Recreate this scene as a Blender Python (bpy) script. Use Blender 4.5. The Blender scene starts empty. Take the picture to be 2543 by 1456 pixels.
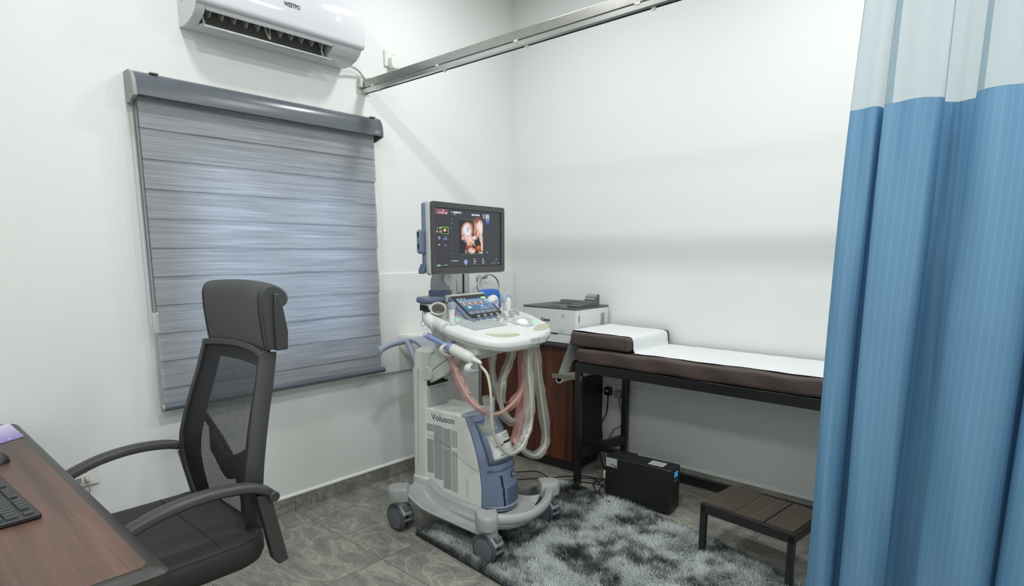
import bpy, bmesh, math, random
import numpy as np
from mathutils import Matrix, Vector, Euler

random.seed(4)
rng = np.random.default_rng(7)
SC = bpy.context.scene
COL = SC.collection
PI = math.pi

# ------------------------------------------------------------------ camera
YAW, PITCH = math.radians(-41.65), math.radians(9.0)
FPX = 1473.0
cd = bpy.data.cameras.new('camera')
cam = bpy.data.objects.new('camera', cd)
COL.objects.link(cam)
cd.sensor_width = 36.0
cd.lens = FPX / 2543.0 * 36.0
cd.shift_y = (860.0 - 728.0) / 2543.0
cd.clip_start = 0.02
fw = Vector((math.sin(YAW) * math.cos(PITCH), math.cos(YAW) * math.cos(PITCH), -math.sin(PITCH)))
rt = Vector((math.cos(YAW), -math.sin(YAW), 0))
upv = rt.cross(fw)
cam.matrix_world = Matrix(((rt.x, upv.x, -fw.x, 2.8964), (rt.y, upv.y, -fw.y, -3.271), (rt.z, upv.z, -fw.z, 1.38), (0, 0, 0, 1)))
SC.camera = cam

# ------------------------------------------------------------------ world, lights, exposure
w = bpy.data.worlds.new('daylight'); SC.world = w
w.use_nodes = True
bg = w.node_tree.nodes['Background']
bg.inputs[0].default_value = (0.74, 0.84, 1.0, 1)
bg.inputs[1].default_value = 6.6
CEIL = 3.12
for (lx, ly, pw, dia) in ((0.80, -1.02, 10, .17), (0.80, -2.42, 8, .17), (2.15, -0.92, 12, .17), (2.15, -2.42, 17, .17), (3.5, -1.02, 11, .17), (3.5, -2.42, 18, .17), (0.95, -4.0, 4, .6), (2.15, -4.0, 12, .6), (3.4, -4.0, 16, .6)):  # rear row: added fill lamps, made wide to blur their shadows
    ld = bpy.data.lights.new('downlight_or_fill', 'AREA')
    ld.shape = 'DISK'; ld.size = dia
    ld.energy = pw
    ld.color = (0.985, 0.983, 0.995)
    lo = bpy.data.objects.new('downlight_or_fill', ld)
    lo.location = (lx, ly, CEIL - 0.012)
    COL.objects.link(lo)
SC.view_settings.view_transform = 'Standard'
SC.view_settings.look = 'None'
SC.view_settings.gamma = 1.0
SC.view_settings.use_curve_mapping = False
SC.view_settings.exposure = 0.14

# ------------------------------------------------------------------ materials
def s2l(c):
    return tuple(((x / 255.0) / 12.92 if x / 255.0 <= 0.04045 else ((x / 255.0 + 0.055) / 1.055) ** 2.4) for x in c)

def pm(name, rgb, rough=0.5, metal=0.0, var=None, bump=None, spec=None, alpha=None, emit=None, trans=None, coat=None):
    """principled material; var=(scale, amount, detail), bump=(scale, strength)"""
    m = bpy.data.materials.new(name); m.use_nodes = True
    nt = m.node_tree; b = nt.nodes['Principled BSDF']
    c = s2l(rgb)
    b.inputs['Base Color'].default_value = (*c, 1)
    b.inputs['Roughness'].default_value = rough
    b.inputs['Metallic'].default_value = metal
    if spec is not None: b.inputs['Specular IOR Level'].default_value = spec
    if alpha is not None: b.inputs['Alpha'].default_value = alpha
    if trans is not None: b.inputs['Transmission Weight'].default_value = trans
    if coat is not None: b.inputs['Coat Weight'].default_value = coat
    if emit is not None:
        b.inputs['Emission Color'].default_value = (*s2l(emit[0]), 1); b.inputs['Emission Strength'].default_value = emit[1]
    tc = None
    if var or bump:
        tc = nt.nodes.new('ShaderNodeTexCoord')
    if var:
        n = nt.nodes.new('ShaderNodeTexNoise'); n.inputs['Scale'].default_value = var[0]; n.inputs['Detail'].default_value = 4
        nt.links.new(tc.outputs['Object'], n.inputs['Vector'])
        mx = nt.nodes.new('ShaderNodeMix'); mx.data_type = 'RGBA'
        mx.inputs[6].default_value = (*[x * (1 - var[1]) for x in c], 1)
        mx.inputs[7].default_value = (*[min(1, x * (1 + var[1])) for x in c], 1)
        nt.links.new(n.outputs['Fac'], mx.inputs[0]); nt.links.new(mx.outputs[2], b.inputs['Base Color'])
    if bump:
        n = nt.nodes.new('ShaderNodeTexNoise'); n.inputs['Scale'].default_value = bump[0]; n.inputs['Detail'].default_value = 3
        nt.links.new(tc.outputs['Object'], n.inputs['Vector'])
        bp = nt.nodes.new('ShaderNodeBump'); bp.inputs['Strength'].default_value = bump[1]; bp.inputs['Distance'].default_value = 0.01
        nt.links.new(n.outputs['Fac'], bp.inputs['Height']); nt.links.new(bp.outputs[0], b.inputs['Normal'])
    return m

def nd(nt, t, **k):
    n = nt.nodes.new(t)
    for a, v in k.items(): setattr(n, a, v)
    return n

def mth(nt, op, a, b=None):
    n = nt.nodes.new('ShaderNodeMath'); n.operation = op
    for i, x in enumerate((a, b)):
        if x is None: continue
        if isinstance(x, (int, float)): n.inputs[i].default_value = x
        else: nt.links.new(x, n.inputs[i])
    return n.outputs[0]

def ramp(nt, fac, stops):
    r = nt.nodes.new('ShaderNodeValToRGB'); e = r.color_ramp.elements
    while len(e) < len(stops): e.new(0.5)
    for el, (p, c) in zip(e, stops):
        el.position = p; el.color = (*s2l(c), 1)
    nt.links.new(fac, r.inputs[0]); return r.outputs[0]

def stone_mat():
    m = bpy.data.materials.new('stone_tile'); m.use_nodes = True
    nt = m.node_tree; b = nt.nodes['Principled BSDF']
    geo = nd(nt, 'ShaderNodeNewGeometry'); sx = nd(nt, 'ShaderNodeSeparateXYZ')
    nt.links.new(geo.outputs['Position'], sx.inputs[0])
    tx = mth(nt, 'DIVIDE', mth(nt, 'SUBTRACT', sx.outputs[0], 0.185), 0.6)
    ty = mth(nt, 'DIVIDE', mth(nt, 'ADD', sx.outputs[1], 1.787), 0.6)
    def edge(t):
        f = mth(nt, 'FRACT', t)
        return mth(nt, 'MINIMUM', f, mth(nt, 'SUBTRACT', 1.0, f))
    e = mth(nt, 'MINIMUM', edge(tx), edge(ty))
    line = mth(nt, 'LESS_THAN', e, 0.0026)
    # per-tile offset
    cx = mth(nt, 'FLOOR', tx); cy = mth(nt, 'FLOOR', ty)
    cmb = nd(nt, 'ShaderNodeCombineXYZ'); nt.links.new(cx, cmb.inputs[0]); nt.links.new(cy, cmb.inputs[1])
    wn = nd(nt, 'ShaderNodeTexWhiteNoise'); nt.links.new(cmb.outputs[0], wn.inputs['Vector'])
    sc = nd(nt, 'ShaderNodeVectorMath', operation='SCALE'); nt.links.new(wn.outputs['Color'], sc.inputs[0]); sc.inputs['Scale'].default_value = 7.0
    ad = nd(nt, 'ShaderNodeVectorMath', operation='ADD'); nt.links.new(geo.outputs['Position'], ad.inputs[0]); nt.links.new(sc.outputs[0], ad.inputs[1])
    mp = nd(nt, 'ShaderNodeMapping'); nt.links.new(ad.outputs[0], mp.inputs[0])
    mp.inputs['Rotation'].default_value = (0, 0, math.radians(28)); mp.inputs['Scale'].default_value = (2.2, 5.0, 5.0)
    n1 = nd(nt, 'ShaderNodeTexNoise'); n1.inputs['Scale'].default_value = 1.6; n1.inputs['Detail'].default_value = 9; n1.inputs['Roughness'].default_value = 0.68; n1.inputs['Distortion'].default_value = 1.3
    nt.links.new(mp.outputs[0], n1.inputs['Vector'])
    n2 = nd(nt, 'ShaderNodeTexNoise'); n2.inputs['Scale'].default_value = 38; n2.inputs['Detail'].default_value = 8; n2.inputs['Roughness'].default_value = 0.9
    nt.links.new(mp.outputs[0], n2.inputs['Vector'])
    f = mth(nt, 'ADD', mth(nt, 'MULTIPLY', n1.outputs['Fac'], 0.34), mth(nt, 'MULTIPLY', n2.outputs['Fac'], 0.66))
    col = ramp(nt, f, [(0.36, (76, 79, 73)), (0.47, (118, 121, 113)), (0.54, (142, 144, 134)), (0.64, (190, 188, 168))])
    n3 = nd(nt, 'ShaderNodeTexNoise'); n3.inputs['Scale'].default_value = 0.9; n3.inputs['Detail'].default_value = 6; n3.inputs['Roughness'].default_value = 0.55; n3.inputs['Distortion'].default_value = 2.2
    nt.links.new(mp.outputs[0], n3.inputs['Vector'])
    rid = mth(nt, 'MULTIPLY', mth(nt, 'ABSOLUTE', mth(nt, 'SUBTRACT', n3.outputs['Fac'], 0.52)), 26.0)
    vein = mth(nt, 'MULTIPLY', mth(nt, 'MAXIMUM', mth(nt, 'SUBTRACT', 1.0, rid), 0.0), mth(nt, 'MULTIPLY', n2.outputs['Fac'], 0.55))
    mv = nd(nt, 'ShaderNodeMix', data_type='RGBA'); nt.links.new(vein, mv.inputs[0]); nt.links.new(col, mv.inputs[6]); mv.inputs[7].default_value = (*s2l((206, 203, 180)), 1)
    mx = nd(nt, 'ShaderNodeMix', data_type='RGBA'); nt.links.new(line, mx.inputs[0]); nt.links.new(mv.outputs[2], mx.inputs[6])
    mx.inputs[7].default_value = (*s2l((78, 80, 73)), 1)
    nt.links.new(mx.outputs[2], b.inputs['Base Color'])
    b.inputs['Roughness'].default_value = 0.42
    bp = nd(nt, 'ShaderNodeBump'); bp.inputs['Strength'].default_value = 0.25; bp.inputs['Distance'].default_value = 0.004
    nt.links.new(f, bp.inputs['Height']); nt.links.new(bp.outputs[0], b.inputs['Normal'])
    return m

def wood_mat(name, dark, light, axis=0, scale=1.0, rough=0.35):
    m = bpy.data.materials.new(name); m.use_nodes = True
    nt = m.node_tree; b = nt.nodes['Principled BSDF']
    tc = nd(nt, 'ShaderNodeTexCoord'); mp = nd(nt, 'ShaderNodeMapping'); nt.links.new(tc.outputs['Object'], mp.inputs[0])
    s = [14.0 * scale] * 3; s[axis] = 1.1 * scale
    mp.inputs['Scale'].default_value = s
    n1 = nd(nt, 'ShaderNodeTexNoise'); n1.inputs['Scale'].default_value = 1.5; n1.inputs['Detail'].default_value = 8; n1.inputs['Distortion'].default_value = 0.6
    nt.links.new(mp.outputs[0], n1.inputs['Vector'])
    mp2 = nd(nt, 'ShaderNodeMapping'); nt.links.new(tc.outputs['Object'], mp2.inputs[0])
    s2 = [230.0 * scale] * 3; s2[axis] = 6.0 * scale; mp2.inputs['Scale'].default_value = s2
    n2 = nd(nt, 'ShaderNodeTexNoise'); n2.inputs['Scale'].default_value = 1.0; n2.inputs['Detail'].default_value = 3
    nt.links.new(mp2.outputs[0], n2.inputs['Vector'])
    f = mth(nt, 'ADD', mth(nt, 'MULTIPLY', n1.outputs['Fac'], 0.75), mth(nt, 'MULTIPLY', n2.outputs['Fac'], 0.25))
    col = ramp(nt, f, [(0.36, dark), (0.66, light)])
    nt.links.new(col, b.inputs['Base Color']); b.inputs['Roughness'].default_value = rough
    return m

def blind_mat(name, lo, hi, transl=0.35):
    m = bpy.data.materials.new(name); m.use_nodes = True
    nt = m.node_tree; nt.nodes.remove(nt.nodes['Principled BSDF']); out = nt.nodes['Material Output']
    tc = nd(nt, 'ShaderNodeTexCoord'); mp = nd(nt, 'ShaderNodeMapping'); nt.links.new(tc.outputs['Object'], mp.inputs[0])
    mp.inputs['Scale'].default_value = (1, 5, 620)
    n = nd(nt, 'ShaderNodeTexNoise'); n.inputs['Scale'].default_value = 1.0; n.inputs['Detail'].default_value = 3; n.inputs['Roughness'].default_value = 0.6
    nt.links.new(mp.outputs[0], n.inputs['Vector'])
    mp2 = nd(nt, 'ShaderNodeMapping'); nt.links.new(tc.outputs['Object'], mp2.inputs[0]); mp2.inputs['Scale'].default_value = (1, 2.0, 95)
    n2 = nd(nt, 'ShaderNodeTexNoise'); n2.inputs['Scale'].default_value = 1.0; n2.inputs['Detail'].default_value = 3
    nt.links.new(mp2.outputs[0], n2.inputs['Vector'])
    f = mth(nt, 'ADD', mth(nt, 'MULTIPLY', n.outputs['Fac'], 0.6), mth(nt, 'MULTIPLY', n2.outputs['Fac'], 0.4))
    col = ramp(nt, f, [(0.34, lo), (0.64, hi)])
    d = nd(nt, 'ShaderNodeBsdfDiffuse'); t = nd(nt, 'ShaderNodeBsdfTranslucent')
    nt.links.new(col, d.inputs[0]); nt.links.new(col, t.inputs[0])
    mx = nd(nt, 'ShaderNodeMixShader'); mx.inputs[0].default_value = transl
    nt.links.new(d.outputs[0], mx.inputs[1]); nt.links.new(t.outputs[0], mx.inputs[2]); nt.links.new(mx.outputs[0], out.inputs[0])
    return m

def sheer_mat(name, rgb, opacity, transl=0.4, gloss=0.0, rough=0.2):
    """thin see-through film: transparent mixed with diffuse / translucent (and some gloss)"""
    m = bpy.data.materials.new(name); m.use_nodes = True
    nt = m.node_tree; nt.nodes.remove(nt.nodes['Principled BSDF']); out = nt.nodes['Material Output']
    d = nd(nt, 'ShaderNodeBsdfDiffuse'); t = nd(nt, 'ShaderNodeBsdfTranslucent'); tr = nd(nt, 'ShaderNodeBsdfTransparent')
    c = (*s2l(rgb), 1)
    d.inputs[0].default_value = c; t.inputs[0].default_value = c
    mx = nd(nt, 'ShaderNodeMixShader'); mx.inputs[0].default_value = transl
    nt.links.new(d.outputs[0], mx.inputs[1]); nt.links.new(t.outputs[0], mx.inputs[2])
    last = mx
    if gloss:
        g = nd(nt, 'ShaderNodeBsdfGlossy'); g.inputs['Roughness'].default_value = rough
        m2 = nd(nt, 'ShaderNodeMixShader'); m2.inputs[0].default_value = gloss
        nt.links.new(mx.outputs[0], m2.inputs[1]); nt.links.new(g.outputs[0], m2.inputs[2]); last = m2
    m3 = nd(nt, 'ShaderNodeMixShader'); m3.inputs[0].default_value = opacity
    nt.links.new(tr.outputs[0], m3.inputs[1]); nt.links.new(last.outputs[0], m3.inputs[2]); nt.links.new(m3.outputs[0], out.inputs[0])
    return m

def curtain_mat():
    m = bpy.data.materials.new('blue_curtain_cloth'); m.use_nodes = True
    nt = m.node_tree; nt.nodes.remove(nt.nodes['Principled BSDF']); out = nt.nodes['Material Output']
    uv = nd(nt, 'ShaderNodeUVMap'); uv.uv_map = 'uv'; sx = nd(nt, 'ShaderNodeSeparateXYZ'); nt.links.new(uv.outputs[0], sx.inputs[0])
    fx = mth(nt, 'FRACT', mth(nt, 'MULTIPLY', sx.outputs[0], 54.0))
    st = mth(nt, 'LESS_THAN', fx, 0.24)
    fz = mth(nt, 'FRACT', mth(nt, 'MULTIPLY', sx.outputs[1], 190.0))
    st2 = mth(nt, 'MULTIPLY', st, mth(nt, 'LESS_THAN', fz, 0.8))
    mx = nd(nt, 'ShaderNodeMix', data_type='RGBA'); nt.links.new(st2, mx.inputs[0])
    mx.inputs[6].default_value = (*s2l((108, 155, 190)), 1); mx.inputs[7].default_value = (*s2l((117, 163, 196)), 1)
    d = nd(nt, 'ShaderNodeBsdfDiffuse'); t = nd(nt, 'ShaderNodeBsdfTranslucent'); g = nd(nt, 'ShaderNodeBsdfGlossy'); g.inputs['Roughness'].default_value = 0.45
    nt.links.new(mx.outputs[2], d.inputs[0]); nt.links.new(mx.outputs[2], t.inputs[0])
    nz = nd(nt, 'ShaderNodeTexNoise'); nz.inputs['Scale'].default_value = 60; tc = nd(nt, 'ShaderNodeTexCoord'); nt.links.new(tc.outputs['Object'], nz.inputs['Vector'])
    bp = nd(nt, 'ShaderNodeBump'); bp.inputs['Strength'].default_value = 0.12; bp.inputs['Distance'].default_value = 0.003
    nt.links.new(nz.outputs['Fac'], bp.inputs['Height'])
    for s in (d, g): nt.links.new(bp.outputs[0], s.inputs['Normal'])
    m1 = nd(nt, 'ShaderNodeMixShader'); m1.inputs[0].default_value = 0.22; nt.links.new(d.outputs[0], m1.inputs[1]); nt.links.new(t.outputs[0], m1.inputs[2])
    m2 = nd(nt, 'ShaderNodeMixShader'); m2.inputs[0].default_value = 0.05; nt.links.new(m1.outputs[0], m2.inputs[1]); nt.links.new(g.outputs[0], m2.inputs[2])
    nt.links.new(m2.outputs[0], out.inputs[0])
    return m

def mesh_fabric_mat():
    """woven chair mesh: diamond holes cut as transparency"""
    m = bpy.data.materials.new('woven_mesh'); m.use_nodes = True
    nt = m.node_tree; b = nt.nodes['Principled BSDF']; out = nt.nodes['Material Output']
    b.inputs['Base Color'].default_value = (*s2l((34, 36, 42)), 1); b.inputs['Roughness'].default_value = 0.6
    tc = nd(nt, 'ShaderNodeTexCoord'); sx = nd(nt, 'ShaderNodeSeparateXYZ'); nt.links.new(tc.outputs['Object'], sx.inputs[0])
    a = mth(nt, 'SINE', mth(nt, 'MULTIPLY', sx.outputs[0], 2 * PI / 0.0105))
    c = mth(nt, 'SINE', mth(nt, 'MULTIPLY', sx.outputs[2], 2 * PI / 0.0066))
    p = mth(nt, 'ADD', a, c)
    p = mth(nt, 'ABSOLUTE', p)
    hole = mth(nt, 'GREATER_THAN', p, 1.22)
    tr = nd(nt, 'ShaderNodeBsdfTransparent'); mx = nd(nt, 'ShaderNodeMixShader')
    nt.links.new(hole, mx.inputs[0]); nt.links.new(b.outputs[0], mx.inputs[1]); nt.links.new(tr.outputs[0], mx.inputs[2])
    nt.links.new(mx.outputs[0], out.inputs[0])
    return m

def screen_mat(name, strength):
    m = bpy.data.materials.new(name); m.use_nodes = True
    nt = m.node_tree; b = nt.nodes['Principled BSDF']
    at = nd(nt, 'ShaderNodeAttribute'); at.attribute_name = 'pix'
    b.inputs['Base Color'].default_value = (*s2l((40, 41, 44)), 1)
    b.inputs['Roughness'].default_value = 0.3; b.inputs['Specular IOR Level'].default_value = 0.3
    nt.links.new(at.outputs['Color'], b.inputs['Emission Color']); b.inputs['Emission Strength'].default_value = strength
    return m

def attr_mat(name, rough=0.7):
    m = bpy.data.materials.new(name); m.use_nodes = True
    nt = m.node_tree; b = nt.nodes['Principled BSDF']
    at = nd(nt, 'ShaderNodeAttribute'); at.attribute_name = 'pix'
    nt.links.new(at.outputs['Color'], b.inputs['Base Color']); b.inputs['Roughness'].default_value = rough
    return m

def lino_mat():
    """pane glass: see-through with a weak reflection"""
    m = bpy.data.materials.new('window_glass'); m.use_nodes = True
    nt = m.node_tree; nt.nodes.remove(nt.nodes['Principled BSDF']); out = nt.nodes['Material Output']
    tr = nd(nt, 'ShaderNodeBsdfTransparent'); g = nd(nt, 'ShaderNodeBsdfGlossy'); g.inputs['Roughness'].default_value = 0.02
    mx = nd(nt, 'ShaderNodeMixShader'); mx.inputs[0].default_value = 0.08
    nt.links.new(tr.outputs[0], mx.inputs[1]); nt.links.new(g.outputs[0], mx.inputs[2]); nt.links.new(mx.outputs[0], out.inputs[0])
    return m

M = dict(
    wall=pm('wall_paint', (229, 232, 229), 0.6, var=(1.3, 0.012), bump=(22, 0.05)),
    ceil=pm('ceiling_paint', (222, 226, 222), 0.7),
    tile=stone_mat(),
    splash=pm('white_wall_tile', (226, 229, 225), 0.25),
    white=pm('white_plastic', (208, 211, 209), 0.35),
    acwhite=pm('gloss_white_plastic', (211, 215, 218), 0.07),
    cream=pm('ivory_plastic', (212, 216, 210), 0.42, bump=(300, 0.02)),
    ivory=pm('pale_ivory_plastic', (224, 226, 221), 0.38),
    ivory2=pm('warm_ivory_plastic', (206, 207, 196), 0.45),
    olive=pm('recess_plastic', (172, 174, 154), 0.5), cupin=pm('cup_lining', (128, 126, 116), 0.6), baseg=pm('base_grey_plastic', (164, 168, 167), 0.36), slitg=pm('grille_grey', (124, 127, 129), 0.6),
    lgrey=pm('light_grey_plastic', (186, 190, 188), 0.35),
    mgrey=pm('mid_grey_plastic', (146, 150, 152), 0.4),
    dgrey=pm('dark_grey_plastic', (104, 107, 111), 0.45),
    tyre=pm('caster_rubber', (76, 79, 86), 0.5),
    blue=pm('slate_blue_plastic', (112, 127, 150), 0.38),
    bluedk=pm('dark_slate_blue_plastic', (84, 99, 122), 0.4),
    pblue=pm('periwinkle_plastic', (138, 155, 200), 0.35),
    ltblue=pm('soft_blue_plastic', (154, 165, 180), 0.35),
    black=pm('black_plastic', (30, 31, 33), 0.42),
    bezel=pm('monitor_bezel', (70, 71, 70), 0.4),
    slot=pm('dark_slot', (22, 24, 28), 0.6),
    keyk=pm('key_grey', (172, 178, 178), 0.5),
    chrome=pm('chrome', (190, 193, 196), 0.08, metal=1.0),
    alu=pm('brushed_aluminium', (178, 178, 174), 0.3, metal=1.0, var=(30, 0.15)),
    alulight=pm('anodised_track', (205, 206, 204), 0.25, metal=1.0),
    steel=pm('dull_steel', (160, 156, 140), 0.4, metal=0.9),
    headrail=pm('grey_blind_casing', (92, 98, 104), 0.26, metal=0.0),
    endcap=pm('grey_end_cap', (150, 156, 154), 0.45),
    bottombar=pm('blind_bottom_bar', (92, 100, 110), 0.35),
    bband=blind_mat('blind_band', (156, 161, 166), (208, 212, 216), 0.46),
    bback=blind_mat('blind_backing', (176, 182, 188), (214, 219, 223), 0.7),
    chain=pm('dark_bead', (60, 62, 66), 0.4),
    clear=sheer_mat('clear_acrylic', (235, 238, 240), 0.35, 0.3, 0.35, 0.05),
    sleeve=sheer_mat('clear_film', (222, 224, 218), 0.33, 0.4, 0.25, 0.2),
    redsleeve=sheer_mat('pink_film', (226, 164, 158), 0.42, 0.4, 0.12, 0.25),
    cable=pm('cream_cable', (206, 206, 188), 0.45),
    cgrey=pm('pale_grey_cable', (190, 194, 196), 0.45),
    curtain=curtain_mat(),
    sheer=sheer_mat('sheer_voile', (164, 188, 200), 0.55, 0.35),
    leather=pm('dark_leatherette', (64, 65, 67), 0.5, var=(40, 0.06), bump=(260, 0.08)),
    seatf=pm('dark_seat_cloth', (46, 44, 46), 0.7, var=(60, 0.08), bump=(420, 0.15)),
    chairpl=pm('chair_black_plastic', (58, 59, 58), 0.45),
    meshf=mesh_fabric_mat(),
    deskw=wood_mat('desk_walnut', (68, 50, 43), (106, 78, 65), 0, 0.7, 0.42),
    deskedge=pm('desk_edge_band', (48, 46, 44), 0.4),
    cabw=wood_mat('cabinet_walnut', (58, 30, 20), (118, 66, 42), 2, 1.0, 0.4),
    cabtop=pm('cabinet_black_top', (52, 50, 50), 0.35),
    cabblk=pm('cabinet_black_side', (34, 33, 35), 0.45, var=(30, 0.1)),
    bedfr=pm('black_painted_steel', (28, 28, 31), 0.3, bump=(40, 0.06)),
    vinyl=pm('brown_vinyl', (74, 62, 58), 0.55, var=(20, 0.1), bump=(60, 0.1)),
    paper=pm('white_paper', (222, 226, 226), 0.7),
    pcard=pm('paper_roll_core', (216, 214, 204), 0.7),
    prw=pm('printer_white', (214, 217, 217), 0.45),
    prd=pm('printer_dark', (82, 83, 82), 0.45),
    prdd=pm('printer_tray_black', (40, 41, 41), 0.5),
    lcd=pm('lcd_grey_green', (142, 150, 142), 0.3),
    ups=pm('ups_black_metal', (26, 27, 31), 0.5, bump=(300, 0.08)),
    upsd=pm('ups_display', (60, 150, 220), 0.3, emit=((60, 150, 215), 0.32)),
    sticker=pm('silver_sticker', (178, 180, 182), 0.5),
    ink=pm('dark_ink', (44, 46, 50), 0.6),
    inkg=pm('grey_ink', (92, 96, 100), 0.6),
    inkl=pm('light_ink', (196, 202, 208), 0.6),
    stool=pm('stool_black_frame', (36, 35, 34), 0.5),
    terry=pm('blue_terry', (66, 122, 206), 0.9, var=(90, 0.15), bump=(220, 0.5)),
    ceramic=pm('white_ceramic', (232, 233, 230), 0.15),
    sock=pm('socket_white', (226, 228, 222), 0.35),
    cord=pm('black_cord', (24, 24, 25), 0.5),
    gcord=pm('grey_cord', (158, 156, 150), 0.5),
    led=pm('display_digits', (250, 252, 255), 0.4, emit=((235, 245, 255), 1.6)),
    green=pm('green_paper', (84, 130, 112), 0.7),
    kbd=pm('keyboard_black', (38, 40, 42), 0.45),
    key=pm('keyboard_key', (50, 52, 54), 0.42),
    glass=lino_mat(),
    winfr=pm('window_frame_alu', (150, 154, 156), 0.4, metal=0.4),
    trackball=pm('lit_trackball', (246, 248, 250), 0.25, emit=((255, 255, 255), 0.5)),
    litkey=pm('lit_green_key', (150, 226, 170), 0.4, emit=((120, 230, 150), 0.35)),
    vane=pm('vane_grey', (150, 148, 140), 0.5),
    cavity=pm('outlet_cavity', (84, 86, 80), 0.7),
    membrane=pm('rug_backing', (40, 41, 42), 0.95),
    logo=pm('emblem_black', (34, 36, 42), 0.35),
)

# ------------------------------------------------------------------ mesh building
class MB:
    def __init__(s): s.v = []; s.f = []; s.mi = []; s.cur = 0
    def mat(s, i): s.cur = i; return s
    def add(s, vs, fs):
        o = len(s.v); s.v += [tuple(map(float, p)) for p in vs]
        for f in fs: s.f.append([o + i for i in f]); s.mi.append(s.cur)
    def box(s, lo, hi, rot=None, org=None):
        x0, y0, z0 = lo; x1, y1, z1 = hi
        vs = [(x0, y0, z0), (x1, y0, z0), (x1, y1, z0), (x0, y1, z0), (x0, y0, z1), (x1, y0, z1), (x1, y1, z1), (x0, y1, z1)]
        if rot is not None:
            o = Vector(org if org else ((x0 + x1) / 2, (y0 + y1) / 2, (z0 + z1) / 2))
            R = rot.to_3x3() if hasattr(rot, 'to_3x3') else rot
            vs = [R @ (Vector(p) - o) + o for p in vs]
        s.add(vs, [(0, 3, 2, 1), (4, 5, 6, 7), (0, 1, 5, 4), (1, 2, 6, 5), (2, 3, 7, 6), (3, 0, 4, 7)]); return s
    def loft(s, rings, cap=True, closed=False):
        n = len(rings[0]); vs = [p for r in rings for p in r]; fs = []
        m = len(rings)
        for i in range(m if closed else m - 1):
            a = i * n; b = ((i + 1) % m) * n
            for j in range(n):
                k = (j + 1) % n; fs.append((a + j, a + k, b + k, b + j))
        if cap and not closed:
            fs.append(tuple(range(n - 1, -1, -1))); fs.append(tuple(range((m - 1) * n, m * n)))
        s.add(vs, fs); return s
    def tube(s, pts, r, n=10, cap=True, closed=False, flat=1.0, jit=0.0, sq=False):
        P = [Vector(p) for p in pts]; m = len(P)
        rs = r if isinstance(r, (list, tuple)) else [r] * m
        T = []
        for i in range(m):
            if closed: d = P[(i + 1) % m] - P[i - 1]
            else: d = P[min(i + 1, m - 1)] - P[max(i - 1, 0)]
            T.append(d.normalized())
        a = Vector((0, 0, 1)) if abs(T[0].z) < 0.9 else Vector((1, 0, 0))
        N = (a - T[0] * a.dot(T[0])).normalized(); rings = []
        for i in range(m):
            N = (N - T[i] * N.dot(T[i])).normalized(); B = T[i].cross(N)
            ring = []
            for j in range(n):
                t = 2 * PI * j / n; rr = rs[i] * (1 + jit * (random.random() - .5))
                ring.append(P[i] + N * math.cos(t) * rr + B * math.sin(t) * rr * flat)
            rings.append(ring)
        return s.loft(rings, cap, closed)
    def cyl(s, p0, p1, r0, r1=None, n=24, cap=True):
        return s.tube([p0, p1], [r0, r0 if r1 is None else r1], n, cap)
    def lathe(s, prof, org=(0, 0, 0), axis=(0, 0, 1), n=28, cap=True):
        ax = Vector(axis).normalized(); a = Vector((1, 0, 0)) if abs(ax.x) < 0.9 else Vector((0, 1, 0))
        X = (a - ax * a.dot(ax)).normalized(); Y = ax.cross(X); o = Vector(org)
        rings = [[o + ax * h + (X * math.cos(2 * PI * j / n) + Y * math.sin(2 * PI * j / n)) * max(r, 1e-5) for j in range(n)] for r, h in prof]
        return s.loft(rings, cap)
    def prism(s, poly, ax, lo, hi):
        """poly in the two other axes (cyclic order y,z / z,x->x,z / x,y)"""
        def P(p, t):
            return (t, p[0], p[1]) if ax == 0 else ((p[0], t, p[1]) if ax == 1 else (p[0], p[1], t))
        return s.loft([[P(p, lo) for p in poly], [P(p, hi) for p in poly]], True)
    def sphere(s, c, r, n=20, m=12, R=None):
        r = r if isinstance(r, (tuple, list)) else (r, r, r); rings = []
        for i in range(m + 1):
            t = PI * i / m; q = max(math.sin(t), 1e-4)
            ring = [Vector((r[0] * q * math.cos(2 * PI * j / n), r[1] * q * math.sin(2 * PI * j / n), -r[2] * math.cos(t))) for j in range(n)]
            if R is not None: ring = [R @ p for p in ring]
            rings.append([p + Vector(c) for p in ring])
        return s.loft(rings, True)
    def surf(s, fn, nu, nv):
        vs = [fn(i / nu, j / nv) for i in range(nu + 1) for j in range(nv + 1)]
        fs = [(i * (nv + 1) + j, (i + 1) * (nv + 1) + j, (i + 1) * (nv + 1) + j + 1, i * (nv + 1) + j + 1) for i in range(nu) for j in range(nv)]
        s.add(vs, fs); return s
    def xf(s, mtx, start=0):
        for i in range(start, len(s.v)): s.v[i] = tuple(mtx @ Vector(s.v[i]))
        return s
    def build(s, name, mats, parent=None, bevel=0.0, seg=2, ang=38, world=False, solid=0.0, sub=0):
        if world and parent is not None:
            inv = parent.matrix_basis.inverted()
            if parent.parent is not None: inv = inv @ parent.parent.matrix_basis.inverted()
            s.xf(inv)
        me = bpy.data.meshes.new(name)
        me.from_pydata(s.v, [], s.f)
        mats = mats if isinstance(mats, (list, tuple)) else [mats]
        for m in mats: me.materials.append(m)
        if len(mats) > 1: me.polygons.foreach_set('material_index', s.mi)
        bm = bmesh.new(); bm.from_mesh(me); bmesh.ops.recalc_face_normals(bm, faces=bm.faces); bm.to_mesh(me); bm.free()
        me.shade_smooth(); me.set_sharp_from_angle(angle=math.radians(ang))
        o = bpy.data.objects.new(name, me); COL.objects.link(o)
        if parent is not None: o.parent = parent
        if solid:
            md = o.modifiers.new('solid', 'SOLIDIFY'); md.thickness = solid; md.offset = 0
        if bevel:
            md = o.modifiers.new('bevel', 'BEVEL'); md.width = bevel; md.segments = seg; md.limit_method = 'ANGLE'; md.angle_limit = math.radians(35)
            md.harden_normals = False
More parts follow.
